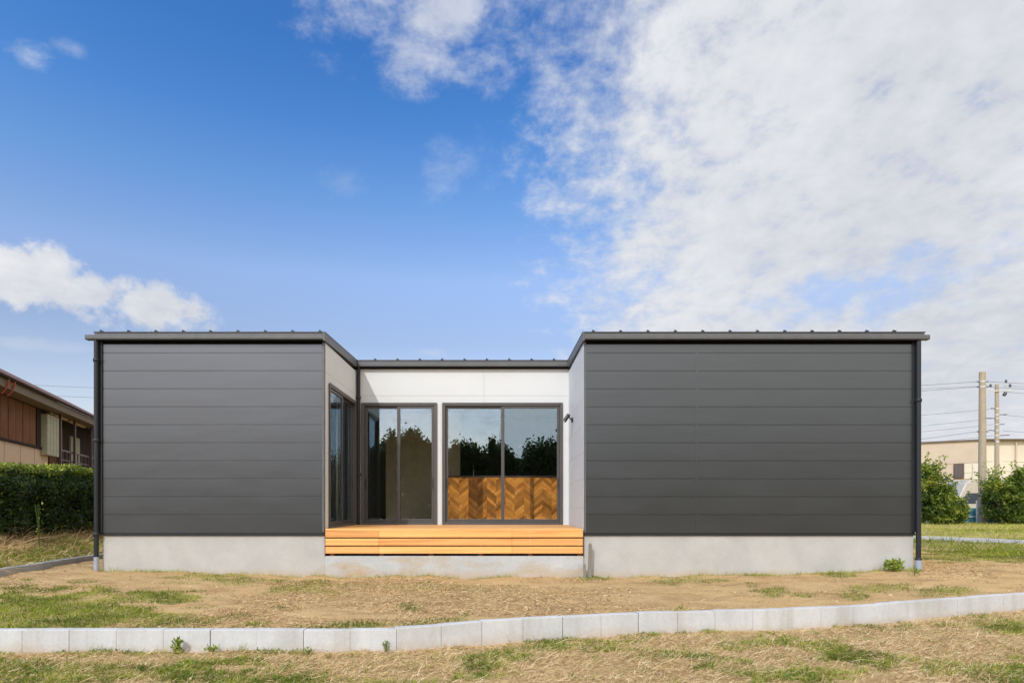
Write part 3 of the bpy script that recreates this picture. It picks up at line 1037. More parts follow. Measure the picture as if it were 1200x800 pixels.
# ------------------------------------------------------------------ kitchen counter
def counter():
    YC = Y1 + 1.5
    x0, x1 = -1.22, 2.4
    zt = Z_at(557, YC)
    r = tag(empty('kitchen_counter', ((x0 + x1) / 2, YC, 0.66)), 'kitchen counter clad in orange brown chevron planks inside the wider window', 'counter')
    off = Vector(r.location)
    def loc(mb):
        mb.v = [(a - off.x, b - off.y, c - off.z) for a, b, c in mb.v]; return mb
    loc(MB().box(x0, x1, YC + 0.02, YC + 0.6, 0.662, zt - 0.032)).build('carcass', M['worktop'], r)
    loc(MB().box(x0 - 0.02, x1 + 0.02, YC - 0.02, YC + 0.66, zt - 0.03, zt)).build('worktop', M['worktop'], r, 0.003)
    # chevron planks: parallelograms, each a slightly raised plank
    cw, pw = 0.19, 0.080
    V, Q, A = [], [], []
    ncol = int((x1 - x0) / cw) + 1
    zlo, zhi = 0.664, zt - 0.033
    rise = cw * 0.82
    for c in range(ncol):
        xa, xb = x0 + c * cw, min(x0 + (c + 1) * cw, x1)
        if xb - xa < 0.02: continue
        dirn = 1 if c % 2 == 0 else -1
        k = -4
        while True:
            zb = zlo - rise + k * pw
            if zb > zhi + rise: break
            k += 1
            l0 = zb if dirn > 0 else zb + rise
            r0 = zb + rise if dirn > 0 else zb
            fr = (xb - xa) / cw
            if fr < 0.999:
                r0 = l0 + (r0 - l0) * fr
            q = [(xa + .0008, l0), (xb - .0008, r0), (xb - .0008, r0 + pw - .0022), (xa + .0008, l0 + pw - .0022)]
            q = clip_poly(q, zlo, zhi)
            if len(q) < 3: continue
            base = len(V)
            dep = random.uniform(0.0, 0.0015)
            V += [(x - off.x, -0.0005 - dep, z - off.z) for x, z in q]
            Q.append(tuple(range(base, base + len(q))))
            A += [random.random() ** 1.1] * len(q)
    me = bpy.data.meshes.new('front_panel')
    me.from_pydata(V, [], Q); me.update()
    at = me.attributes.new('tint', 'FLOAT', 'POINT'); at.data.foreach_set('value', A)
    me.materials.append(M['chevron'])
    o = bpy.data.objects.new('front_panel', me); COL.objects.link(o); o.parent = r
    # backing sheet
    loc(MB().box(x0, x1, YC + 0.001, YC + 0.0195, 0.662, zt - 0.032)).build('backing', M['int_dark'], r)
    xf = X_at(555, YC + 0.4)
    f = MB().tube([(xf, YC + 0.4, zt), (xf, YC + 0.4, zt + 0.19), (xf, YC + 0.37, zt + 0.225), (xf, YC + 0.3, zt + 0.225), (xf, YC + 0.27, zt + 0.2)], 0.013, 12)
    loc(f).build('faucet', M['chrome'], r)


def clip_poly(q, lo, hi):
    for lim, sgn in ((lo, 1), (hi, -1)):
        out = []
        for i in range(len(q)):
            a, b = q[i], q[(i + 1) % len(q)]
            ia, ib = (a[1] - lim) * sgn >= 0, (b[1] - lim) * sgn >= 0
            if ia: out.append(a)
            if ia != ib:
                t = (lim - a[1]) / (b[1] - a[1])
                out.append((a[0] + (b[0] - a[0]) * t, lim))
        q = out
        if len(q) < 3: return []
    return q


counter()


# ------------------------------------------------------------------ curtains in the left wing
def curtain(name, label, mat, x, ya, yb, z0, z1, amp=0.03, wl=0.13):
    r = None
    n = int((yb - ya) / 0.012)
    ys = np.linspace(ya, yb, n)
    xs = x + amp * np.sin((ys - ya) / wl * 2 * math.pi) + 0.01 * np.sin(ys * 23)
    V = np.concatenate([np.stack([xs, ys, np.full(n, z0)], 1), np.stack([xs, ys, np.full(n, z1)], 1)])
    i = np.arange(n - 1)
    Q = np.stack([i, i + 1, n + i + 1, n + i], 1)
    o = np_mesh(name, V, None, Q, mat, smooth=True)
    sm = o.modifiers.new('thickness', 'SOLIDIFY'); sm.thickness = 0.003
    return tag(o, label, 'curtain')


curtain('curtain', 'dark folded curtain behind the near pane of the side window', M['curtain_dark'], XLI - 0.28, 10.5, 12.0, 0.68, 2.95)
curtain('curtain', 'pale grey green curtain gathered at the far end of the side window', M['curtain_pale'], XLI - 0.26, 12.03, 12.55, 0.68, 2.95)

# ------------------------------------------------------------------ wooden deck
def deck():
    x0, x1 = XLI + 0.018, XRI - 0.018
    yf = Y0 - 0.03
    r = tag(empty('wooden_deck', ((x0 + x1) / 2, yf, 0.272)), 'orange timber deck on the concrete footing, filling the courtyard between the wings', 'deck')
    off = Vector(r.location)

    def wood(name, boxes):
        mb = MB()
        tint = []
        for b in boxes:
            mb.box(*b); tint += [random.uniform(0.36, 0.78)] * 8
        mb.v = [(a - off.x, b - off.y, c - off.z) for a, b, c in mb.v]
        o = mb.build(name, M['deck'], r, 0.004)
        at = o.data.attributes.new('tint', 'FLOAT', 'POINT'); at.data.foreach_set('value', tint)
        return o
    bx = []
    y = yf - 0.004
    while y < Y1 - 0.15:
        w = 0.115
        bx.append((x0, x1, y, y + w - 0.006, ZD - 0.028, ZD)); y += w
    wood('decking', bx)
    splits = [x0, X_at(444, yf), X_at(600, yf), x1]
    for (z0, z1) in ((0.553, 0.6515), (0.432, 0.535), (0.312, 0.415)):
        b = []
        for i in range(3):
            b.append((splits[i] + (0.0008 if i else 0), splits[i + 1] - 0.0008, yf, yf + 0.024, z0, z1))
        fb_ = wood('fascia_board', b)
        for i in range(6):
            sxp = x0 + 0.09 + i * 0.745
            for dz in (0.022, 0.078):
                if sxp < x1: MB().tube([(sxp - off.x, yf - 0.0012 - off.y, z0 + dz - off.z), (sxp - off.x, yf + 0.004 - off.y, z0 + dz - off.z)], 0.0042, 8).build('screw', M['galv'], fb_)
    # joists and feet
    k = 0
    xx = x0 + 0.09
    while xx < x1:
        mb = MB().box(xx - 0.035, xx + 0.035, yf + 0.027, Y1 - 0.2, 0.315, ZD - 0.03)
        mb.v = [(a - off.x, b - off.y, c - off.z) for a, b, c in mb.v]
        mb.build('joist', M['darkwood'], r)
        ft = MB().box(xx - 0.036, xx + 0.036, yf + 0.03, yf + 0.12, 0.273, 0.314)
        ft.v = [(a - off.x, b - off.y, c - off.z) for a, b, c in ft.v]
        ft.build('foot', M['brown'], r, 0.004)
        xx += 0.745
    for xa, zt in ((x0 - 0.012, ZD - 0.002), (x1 + 0.002, ZD - 0.06)):
        mb = MB().box(xa, xa + 0.01, yf + 0.01, Y1 - 0.16, 0.275, zt)
        mb.v = [(a - off.x, b - off.y, c - off.z) for a, b, c in mb.v]
        mb.build('end_board', M['brown'], r)


deck()

# ------------------------------------------------------------------ stakes by the foundation
def stake(px, yy, ztop, w, label, tilt=0.0):
    x = X_at(px, yy)
    z = float(gz(np.array([x]), np.array([yy]))[0])
    mb = MB().box(-w / 2, w / 2, -w / 2, w / 2, -0.12, ztop - z - 0.03)
    mb.prism([(-w / 2, ztop - z - 0.03), (w / 2, ztop - z - 0.03), (w * 0.2, ztop - z), (-w * 0.3, ztop - z)], 'y', -w / 2, w / 2)
    o = mb.build('stake', M['stake'], None, 0.004)
    o.location = (x, yy, z); o.rotation_euler = (0.02, tilt, 0.35)
    return tag(o, label, 'stake')


stake(690.8, Y0 - 0.10, Z_at(636, Y0 - 0.1), 0.04, 'taller weathered stake standing against the foundation beside the right end of the deck', 0.015)
stake(685.3, Y0 - 0.12, Z_at(660, Y0 - 0.12), 0.032, 'short weathered stub standing left of the taller stake at the deck end', -0.04)


# ------------------------------------------------------------------ kerbs of concrete blocks
def polyline_blocks(pts, blk, top, depth, thick, root, mat, jitter=0.004, gap=0.006, side=1, topfun=None):
    """walk along the polyline, one block mesh per step"""
    P = [Vector((a, b)) for a, b in pts]
    seg = [(P[i + 1] - P[i]).length for i in range(len(P) - 1)]
    tot = sum(seg)
    def at(d):
        for i, s in enumerate(seg):
            if d <= s or i == len(seg) - 1:
                return P[i].lerp(P[i + 1], min(d / s, 1.0))
            d -= s
    d = 0.0
    while d + blk * 0.5 < tot:
        a, b = at(d), at(min(d + blk, tot))
        u = (b - a).normalized()
        n = Vector((-u.y, u.x)) * side
        j = random.uniform(-jitter, jitter)
        kk_ = int(round(d / blk)); g0, g1 = ((gap, gap * 0.12) if kk_ % 2 == 0 else (gap * 0.12, gap))
        if a.x > X_at(464, 5.84) - 0.05: g0, g1 = gap * random.uniform(0.35, 0.8), gap * random.uniform(0.35, 0.8)
        a2 = a + u * g0 * random.uniform(0.2, 0.7) + n * j; b2 = b - u * g1 * random.uniform(0.1, 0.4) + n * (j + random.uniform(-jitter, jitter) * 0.7)
        zt = (top if topfun is None else topfun((a + b) / 2)) + random.uniform(-jitter, jitter)
        tl = random.uniform(-jitter, jitter) * 0.5
        mb = MB()
        c = [a2, b2, b2 + n * thick, a2 + n * thick]
        vs = [(p.x, p.y, zt - depth) for p in c] + [(c[0].x, c[0].y, zt), (c[1].x, c[1].y, zt + tl), (c[2].x, c[2].y, zt + tl), (c[3].x, c[3].y, zt)]
        mb._add(vs, [(0, 3, 2, 1), (4, 5, 6, 7), (0, 1, 5, 4), (1, 2, 6, 5), (2, 3, 7, 6), (3, 0, 4, 7)])
        off = root.location
        mb.v = [(x - off.x, y - off.y, z - off.z) for x, y, z in mb.v]
        mb.build('block', mat, root, 0.004)
        d += blk


k1 = tag(empty('block_kerb', (0, 5.9, -0.23)), 'long low kerb of pale concrete blocks crossing the whole foreground', 'kerb')
kpts = [p for p in KP if -9.0 < p[0] < 9.0]
kpts = [(X_at(464, KP[2][1]) - 8.0, KP[0][1])] + kpts + [(10.0, float(kerb_y(10.0)))]
def front_top(p):
    return KT + (-0.010 if p.x < X_at(464, 5.84) else 0.004)
# start so that a joint falls where the photo has one
polyline_blocks(kpts, 0.4, KT, 0.33, 0.1, k1, M['block'], 0.004, 0.009, 1, front_top)
k2 = tag(empty('block_kerb', (-7, 9, 0)), 'shaded grey concrete kerb along the foot of the left bank', 'kerb')
lp = [(float(lk_x(y)), y) for y in (6.3, 9.4, 12.1, 15.0, 20.0)]
polyline_blocks(lp, 0.6, 0.15, 0.35, 0.1, k2, M['block_grey'], 0.004, 0.004, 1)
k3 = tag(empty('block_kerb', (12.5, 20.2, 0)), 'far pale kerb crossing the grass to the right of the house', 'kerb')
polyline_blocks(RK, 0.6, 0.13, 0.4, 0.12, k3, M['block'], 0.006, 0.005, 1)


# ------------------------------------------------------------------ grass, straw, weeds
def ground_pts(n, x0, x1, y0, y1):
    x = RNG.uniform(x0, x1, n); y = RNG.uniform(y0, y1, n)
    return x, y


def foreground():
    # straw litter
    x, y = ground_pts(520000, -7.5, 8.0, 3.8, 8.2)
    k = (y < kerb_y(x) - 0.01)
    vis = y > 4.55
    k &= vis | (RNG.random(len(x)) < 0.25)
    dn = fbm(x * 1.6, y * 1.6, 4, 5)
    k &= RNG.random(len(x)) < np.clip((dn - 0.25) * 2.4, 0.15, 1)
    x, y = x[k], y[k]; n = len(x)
    P = np.stack([x, y, gz(x, y) + RNG.uniform(0.0, 0.02, n)], 1)
    parts = [blades(P, RNG.uniform(0, 6.283, n), RNG.normal(0.16, 0.26, n), RNG.gamma(2.2, 0.019, n) + 0.018,
                    RNG.uniform(0.0016, 0.0042, n), RNG.normal(0.2, 0.4, n), np.clip(RNG.normal(0.60, 0.27, n), 0, 1))]
    o = np_mesh('straw', *cat(parts)[:3], M['straw'], tint=cat(parts)[3])
    tag(o, 'dry cut straw littering the ground before the long kerb', 'straw', kind='stuff')
    # green tufts
    x, y = ground_pts(62000, -7.5, 8.0, 3.8, 8.2)
    dn = fbm(x * 1.3, y * 2.0, 4, 7)
    pxs = VPX + x * F / np.maximum(y, 1)
    more = np.interp(pxs, [0, 150, 330, 420, 560, 700, 880, 1040, 1200], [0.09, 0.10, 0.15, 0.06, 0.04, 0.08, 0.10, 0.05, 0.05])
    nearkerb = np.exp(-((kerb_y(x) - y) / 0.10) ** 2) * np.interp(pxs, [0, 200, 460, 600, 700, 900, 1000, 1200], [0.15, 0.11, 0.15, 0.17, 0.06, 0.10, 0.02, 0.0])
    prob = sst(dn + more + nearkerb, 0.565, 0.73)
    k = (y < kerb_y(x) - 0.015) & (RNG.random(len(x)) < prob * 0.8 + 0.02) & ((y > 4.6) | (RNG.random(len(x)) < 0.3))
    cx, cy = x[k], y[k]
    hs = RNG.gamma(4, 0.25, len(cx)).clip(0.4, 1.9)
    ctint = np.clip(0.45 + (fbm(cx * 4, cy * 4, 3, 9) - 0.5) * 1.6, 0, 0.9)
    m_ = 13
    X = np.repeat(cx, m_) + RNG.normal(0, 0.018, len(cx) * m_)
    Yv = np.repeat(cy, m_) + RNG.normal(0, 0.018, len(cx) * m_)
    Yv = np.minimum(Yv, kerb_y(X) - 0.012)
    H = np.repeat(hs, m_)
    n = len(X)
    P = np.stack([X, Yv, gz(X, Yv) - 0.004], 1)
    tint = np.clip(np.repeat(ctint, m_) + RNG.normal(0.04, 0.2, n), 0, 1)
    v = cat([blades(P, RNG.uniform(0, 6.283, n), RNG.normal(0.85, 0.32, n).clip(0.1, 1.5), (0.038 * RNG.uniform(0.6, 1.4, n)) * H + 0.008,
                    RNG.uniform(0.003, 0.0065, n), RNG.normal(0.5, 0.35, n), tint)])
    o = np_mesh('grass', v[0], v[1], v[2], M['grass'], tint=v[3])
    # clover like leaves among the tufts
    k2 = RNG.random(len(cx)) < 0.35 * sst(fbm(cx * 1.7, cy * 1.7, 3, 71), 0.42, 0.6) + 0.05
    qx = np.repeat(cx[k2], 9) + RNG.normal(0, 0.022, k2.sum() * 9); qy = np.repeat(cy[k2], 9) + RNG.normal(0, 0.022, k2.sum() * 9)
    qy = np.minimum(qy, kerb_y(qx) - 0.015)
    Pl = np.stack([qx, qy, gz(qx, qy) + RNG.uniform(0.0, 0.03, len(qx))], 1)
    lv = leaves(Pl, RNG.uniform(0.012, 0.026, len(Pl)), np.clip(RNG.normal(0.5, 0.2, len(Pl)), 0, 1), 0.5, 0.7)
    tag(np_mesh('clover', lv[0], lv[1], None, M['weed'], tint=lv[2]), 'small leafy clover patches among the grass before the long kerb', 'clover', kind='stuff')
    tag(o, 'green grass tufts growing through the straw before the long kerb', 'grass', kind='stuff')


foreground()


def yard():
    # living grass inside the kerb
    x, y = ground_pts(1000000, -8.5, 13.0, 5.9, 15.0)
    g = green_map(x, y)
    k = (y > kerb_y(x) + 0.11) & (RNG.random(len(x)) < g * 0.62) & ~((y > Y0 - 0.03) & (x > XL - 0.02) & (x < XR + 0.0)) & (x > lk_x(y) + 0.02)
    x, y, g = x[k], y[k], g[k]; n = len(x)
    P = np.stack([x, y, gz(x, y) - 0.004], 1)
    base = 0.42 + (fbm(x * 2, y * 2, 3, 13) - 0.5) * 1.5
    v = cat([blades(P, RNG.uniform(0, 6.283, n), RNG.normal(0.8, 0.35, n).clip(0.1, 1.5), RNG.gamma(4, 0.0085, n) * (0.5 + 0.7 * g) + 0.010,
                    RNG.uniform(0.004, 0.008, n), RNG.normal(0.5, 0.35, n), np.clip(base + RNG.normal(0, 0.24, n), 0, 1))])
    o = np_mesh('grass', v[0], v[1], v[2], M['grass'], tint=v[3])
    tag(o, 'thin patches of green grass on the bare earth round the house', 'grass', kind='stuff')
    # crumbs of straw and dry stems on the bare earth
    x, y = ground_pts(420000, -8.5, 12.0, 5.9, 13.0)
    dn = fbm(x * 1.1, y * 2.2, 4, 15) * 0.6 + litter(x, y) * 0.5
    k = (y > kerb_y(x) + 0.11) & (RNG.random(len(x)) < np.clip((dn - 0.38) * 3.2, 0.02, 0.9)) & ~((y > Y0 - 0.03) & (x > XL - 0.02) & (x < XR)) & (x > lk_x(y) + 0.02)
    x, y = x[k], y[k]; n = len(x)
    P = np.stack([x, y, gz(x, y) + RNG.uniform(0, 0.01, n)], 1)
    v = cat([blades(P, RNG.uniform(0, 6.283, n), RNG.normal(0.08, 0.2, n), RNG.gamma(2.4, 0.012, n) + 0.012,
                    RNG.uniform(0.003, 0.007, n), RNG.normal(0.1, 0.4, n), np.clip(RNG.normal(0.46, 0.26, n), 0, 1))])
    o = np_mesh('straw', v[0], v[1], v[2], M['straw'], tint=v[3])
    tag(o, 'crumbs of dry straw scattered over the bare earth of the yard', 'straw', kind='stuff')
    # clods and small stones
    x, y = ground_pts(26000, -8.5, 12.0, 5.0, 12.0)
    k = (RNG.random(len(x)) < 0.10 + 0.7 * litter(x, y)) & ~((y > Y0 - 0.03) & (x > XL - 0.02) & (x < XR)) & (np.abs(y - kerb_y(x) - 0.05) > 0.08) & (x > lk_x(y) + 0.05)
    x, y = x[k], y[k]; n = len(x)
    r_ = RNG.gamma(2.0, 0.0045, n) + 0.004
    base = np.array([[1, 0, -.3], [-.5, .87, -.3], [-.5, -.87, -.3], [.45, .35, .55], [-.5, .1, .6], [.1, -.5, .5]])
    T0 = np.array([[0, 1, 3], [1, 4, 3], [1, 2, 4], [2, 5, 4], [2, 0, 5], [0, 3, 5], [3, 4, 5]])
    ang = RNG.uniform(0, 6.283, n)
    bb = base[None] * RNG.uniform(0.6, 1.4, (n, 6, 1))
    vx = bb[..., 0] * np.cos(ang)[:, None] - bb[..., 1] * np.sin(ang)[:, None]
    vy = bb[..., 0] * np.sin(ang)[:, None] + bb[..., 1] * np.cos(ang)[:, None]
    V = np.stack([vx, vy, bb[..., 2] * 0.8], 2) * r_[:, None, None] + np.stack([x, y, gz(x, y)], 1)[:, None, :]
    T = (np.arange(n)[:, None, None] * 6 + T0[None]).reshape(-1, 3)
    o = np_mesh('clods', V.reshape(-1, 3), T, None, M['clod'], tint=np.repeat(RNG.random(n), 6))
    tag(o, 'small earth clods and stones on the bare yard', 'clods', kind='stuff')
    # fringe of stems at the foot of the foundation
    n = 6500
    x = RNG.uniform(XL, XR, n); y = Y0 - np.abs(RNG.normal(0.03, 0.05, n)) - 0.0
    k = RNG.random(n) < fbm(x * 2.2, x * 0 + 3, 4, 21) * 1.5 - 0.35
    x, y = x[k], y[k]; n = len(x)
    P = np.stack([x, y, gz(x, y) - 0.004], 1)
    v = cat([blades(P, RNG.uniform(0, 6.283, n), RNG.normal(1.0, 0.3, n).clip(0.2, 1.5), RNG.gamma(3, 0.016, n) + 0.01,
                    RNG.uniform(0.003, 0.006, n), RNG.normal(0.4, 0.3, n), np.clip(RNG.normal(0.75, 0.2, n), 0, 1))])
    o = np_mesh('grass', v[0], v[1], v[2], M['grass'], tint=v[3])
    tag(o, 'sparse fringe of dry grass along the foot of the foundation', 'grass', kind='stuff')


yard()


def field_and_bank():
    # right field
    x, y = ground_pts(130000, 6.8, 36.0, 12.5, 42.0)
    k = (x - 9.0 + 0.12 * (y - 12) > RNG.uniform(0, 1.5, len(x))) & (x < y * 0.95 + 3)
    k &= RNG.random(len(x)) < np.clip(fbm(x * 0.5, y * 0.5, 4, 31) * 2.2 - 0.4, 0.1, 1)
    x, y = x[k], y[k]; n = len(x)
    P = np.stack([x, y, gz(x, y) - 0.005], 1)
    tint = np.clip(0.72 + (fbm(x * 0.3, y * 0.6, 3, 33) - 0.5) * 1.5 + RNG.normal(0, 0.15, n) + np.where(y > 20, 0.12, -0.12), 0, 1)
    v = cat([blades(P, RNG.uniform(0, 6.283, n), RNG.normal(0.8, 0.35, n).clip(0.1, 1.5), RNG.gamma(4, 0.025, n) + 0.02,
                    RNG.uniform(0.010, 0.022, n), RNG.normal(0.5, 0.35, n), tint)])
    o = np_mesh('grass', v[0], v[1], v[2], M['grass'], tint=v[3])
    tag(o, 'yellowing meadow grass between the far kerb and the shrubs on the right', 'grass', kind='stuff')
    # left bank
    x, y = ground_pts(60000, -10.2, -6.6, 8.0, 22.0)
    d = lk_x(y) - x
    k = d > 0.12
    x, y, d = x[k], y[k], d[k]
    P = np.stack([x, y, gz(x, y) - 0.005], 1); n = len(x)
    tint = np.clip(0.45 + (fbm(x * 1.5, y * 1.5, 3, 35) - 0.5) * 1.2 + RNG.normal(0, 0.15, n), 0, 1)
    dry = (d > 0.9) & (fbm(x * 1.2, y * 0.8, 3, 37) > 0.42) | (RNG.random(n) < 0.3)
    g = ~dry
    def mk(sel, L, W, name, mat, label, c, pm):
        m2 = int(sel.sum())
        v = cat([blades(P[sel], RNG.uniform(0, 6.283, m2), RNG.normal(pm, 0.35, m2).clip(0.0, 1.5), RNG.gamma(4, L, m2) + 0.02,
                        RNG.uniform(W * 0.6, W * 1.4, m2), RNG.normal(0.5, 0.35, m2), tint[sel])])
        tag(np_mesh(name, v[0], v[1], v[2], mat, tint=v[3]), label, c, kind='stuff')
    mk(g, 0.022, 0.009, 'grass', M['grass'], 'shaded grass on the bank beyond the left kerb', 'grass', 0.8)
    mk(dry, 0.05, 0.008, 'straw', M['straw'], 'dead brown stalks piled at the foot of the hedge', 'straw', 0.35)


field_and_bank()


# ------------------------------------------------------------------ single weeds
def weed(px, py, size, nleaf, label, stem=0.0):
    s = (py - VPY) / EYE
    x, y = (px - VPX) / s, F / s
    # correct for the real ground height
    for _ in range(3):
        z = float(gz(np.array([x]), np.array([y]))[0])
        s = (py - VPY) / (EYE - z); x, y = (px - VPX) / s, F / s
    a = RNG.uniform(0, 6.283, nleaf); rr = size * np.sqrt(RNG.random(nleaf)) * 0.6
    h = RNG.uniform(0.1, 1.0, nleaf) * (size * 0.7 if not stem else stem)
    if stem: rr *= 0.45
    P = np.stack([rr * np.cos(a), rr * np.sin(a), h], 1)
    V, T, A = leaves(P, RNG.uniform(0.16, 0.40, nleaf) * size, np.clip(RNG.normal(0.72, 0.18, nleaf), 0, 1), 0.5, 0.55)
    r = empty('weed', (x, y, z))
    tag(r, label, 'weed')
    np_mesh('foliage', V, T, None, M['weed'], r, A)
    mb = MB()
    for _ in range(4):
        b = random.uniform(0, 6.28); q = size * 0.35
        mb.tube([(0, 0, -0.02), (math.cos(b) * q * 0.4, math.sin(b) * q * 0.4, (stem or size * 0.6) * 0.6), (math.cos(b) * q, math.sin(b) * q, (stem or size * 0.6))], 0.0028, 5)
    mb.build('stem', M['weed'], r)


weed(208, 766, 0.12, 110, 'upright leafy weed growing against the front of the long kerb', 0.12)
weed(249, 766, 0.10, 60, 'low spreading weed against the kerb just right of the upright weed')
weed(362, 767, 0.08, 40, 'small dark weed at the kerb joint below the left wing')
weed(452, 765, 0.07, 40, 'small weed at the kerb step in the middle of the foreground', 0.1)
weed(1047, 668, 0.2, 190, 'bright leafy weed at the foot of the foundation near the right downpipe')
weed(696, 668, 0.2, 260, 'spreading yellow green weed at the foot of the stakes')
weed(1072, 672, 0.12, 50, 'flat little weed in front of the grey drain stub on the right')
weed(46, 640, 0.13, 16, 'tall thin weed standing on the bank before the dark hedge', 0.5)


# ------------------------------------------------------------------ hedge
def hedge():
    r = tag(empty('hedge', (-9.6, 15, 0.4)), 'long clipped dark evergreen hedge on the left bank', 'hedge')
    off = np.array(r.location)
    xa = -9.0
    n = 62000
    y = RNG.uniform(9.0, 24.0, n); u = RNG.random(n)
    top = 1.80 + (fbm(y * 1.2, y * 0 + 2, 4, 41) - 0.5) * 0.22
    face = RNG.random(n) < 0.62
    z = np.where(face, 0.35 + (top - 0.35) * RNG.random(n) ** 0.9, top - np.abs(RNG.normal(0, 0.05, n)))
    bulge = (fbm(y * 1.6, z * 1.6, 4, 43) - 0.5) * 0.5
    dep = np.abs(RNG.normal(0, 0.09, n))
    x = np.where(face, xa + bulge - dep - 0.6 * sst(z, 1.38, 1.85) + 0.05, xa - 1.3 * RNG.random(n) - 0.1)
    tint = np.clip(0.32 + RNG.normal(0, 0.2, n) + 0.6 * sst(z, top - 0.30, top - 0.03), 0, 1)  # sun catching the hedge top is put into the leaf tint
    nrm = np.stack([np.where(face, 1.0, 0.2), -np.ones(n) * 0.2, np.where(face, 0.4, 1.0)], 1)
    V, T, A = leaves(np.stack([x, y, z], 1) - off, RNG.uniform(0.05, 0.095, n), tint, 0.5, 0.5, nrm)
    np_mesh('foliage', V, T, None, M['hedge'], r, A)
    mb = MB()
    for yy in np.arange(9.2, 24, 0.35):
        bx = xa - 0.6 + random.uniform(-0.1, 0.1)
        for k in range(3):
            e = (bx + random.uniform(-0.35, 0.45), yy + random.uniform(-0.4, 0.4), random.uniform(1.2, 1.7))
            mb.tube([(bx, yy, 0.2), ((bx + e[0]) / 2 + 0.05, (yy + e[1]) / 2, e[2] * 0.55), e], [0.03, 0.02, 0.008], 6)
    mb.v = [(a - off[0], b - off[1], c - off[2]) for a, b, c in mb.v]
    mb.build('stem', M['bark'], r)
    # deep foliage
    n = 26000
    P = np.stack([RNG.uniform(-10.3, -9.25, n), RNG.uniform(9, 24, n), RNG.uniform(0.4, 1.65, n)], 1) - off
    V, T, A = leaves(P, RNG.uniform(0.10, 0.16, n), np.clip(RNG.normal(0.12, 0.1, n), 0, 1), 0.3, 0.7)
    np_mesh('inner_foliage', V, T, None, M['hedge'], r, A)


hedge()


# ------------------------------------------------------------------ shrubs on the right
def shrub(cx, cy, lobes, n, label, mat='bush', group=None, size=(0.10, 0.2)):
    z0 = float(gz(np.array([cx]), np.array([cy]), False)[0])
    r = tag(empty('shrub', (cx, cy, z0)), label, 'shrub', group)
    Ps, Ts = [], []
    tot = sum(l[3] * l[4] * l[5] for l in lobes)
    for (lx, ly, lz, rx, ry, rz) in lobes:
        k = int(n * rx * ry * rz / tot) + 1
        d = RNG.normal(size=(k, 3)); d /= np.linalg.norm(d, axis=1)[:, None]
        rad = RNG.random(k) ** 0.28
        bump = 0.72 + 0.62 * fbm(np.arctan2(d[:, 1], d[:, 0]) * 2.2 + lx * 7, d[:, 2] * 3 + lz * 5, 4, 51)
        p = d * (rad * bump)[:, None] * np.array([rx, ry, rz]) + np.array([lx, ly, lz])
        # break into sprays
        sp = fbm(p[:, 0] * 2.6 + p[:, 1] * 1.3, p[:, 2] * 2.6, 3, 53)
        keep = sp + RNG.normal(0, 0.05, k) > 0.455
        p, sp = p[keep], sp[keep]
        Ps.append(p); Ts.append(np.clip(0.36 + (sp - 0.5) * 2.0 + 0.14 * p[:, 2] / 2.5 + RNG.normal(0, 0.18, len(p)), 0, 1))
    for _ in range(70):
        lx, ly, lz, rx, ry, rz = lobes[int(RNG.integers(len(lobes)))]
        d = RNG.normal(size=3); d[2] = abs(d[2]) + 0.3; d /= np.linalg.norm(d)
        st_ = np.array([lx, ly, lz]) + d * np.array([rx, ry, rz]) * 0.72
        L_ = RNG.uniform(0.35, 0.95)
        q = np.linspace(0, 1, 16)[:, None]
        Ps.append(st_ + (d * np.array([1, 1, 0.7]) + np.array([0, 0, 0.45])) * q * L_ + RNG.normal(0, 0.035, (16, 3)))
        Ts.append(np.clip(0.55 + 0.3 * q[:, 0] + RNG.normal(0, 0.12, 16), 0, 1))
    P = np.concatenate(Ps); tint = np.concatenate(Ts)
    P[:, 2] = np.maximum(P[:, 2], 0.05)
    V, T, A = leaves(P, RNG.uniform(size[0], size[1], len(P)), tint, 0.5, 0.55)
    np_mesh('foliage', V, T, None, M[mat], r, A)
    mb = MB()
    for (lx, ly, lz, rx, ry, rz) in lobes:
        mb.tube([(0, 0, -0.1), (lx * 0.4, ly * 0.4, lz * 0.5), (lx, ly, lz + rz * 0.4)], [0.09, 0.06, 0.02], 8)
        for _ in range(4):
            e = (lx + random.uniform(-.7, .7) * rx, ly + random.uniform(-.7, .7) * ry, lz + random.uniform(-.3, .8) * rz)
            mb.tube([(lx * 0.4, ly * 0.4, lz * 0.5), e], [0.035, 0.01], 6)
    mb.build('trunk', M['bark'], r)
    return r


YS = 37.0
shrub(X_at(1096, YS), YS, [(-0.1, 0, 1.55, 0.95, 1.0, 1.2), (-0.95, 0.1, 1.4, 0.9, 1.0, 1.3), (0.55, -0.5, 0.75, 0.85, 0.8, 0.75), (-0.6, 0, 2.6, 0.7, 0.7, 0.75), (0.1, -0.5, 0.5, 0.95, 0.7, 0.5)], 26000,
      'rounded yellow green shrub beside the right wall of the house', size=(0.11, 0.2))
shrub(X_at(1189, YS), YS + 0.5, [(0.0, 0, 1.3, 1.1, 1.1, 1.2), (1.4, 0, 1.8, 1.3, 1.2, 1.4), (-0.85, -0.2, 1.0, 0.6, 0.8, 0.9), (-1.0, -0.2, 1.8, 0.5, 0.6, 0.7), (0.7, -0.3, 2.3, 0.8, 0.8, 0.7), (3.2, 0, 1.7, 1.4, 1.2, 1.5), (0.3, -0.6, 0.5, 1.3, 0.8, 0.6)], 42000,
      'darker wide shrub in front of the concrete poles', size=(0.11, 0.2))


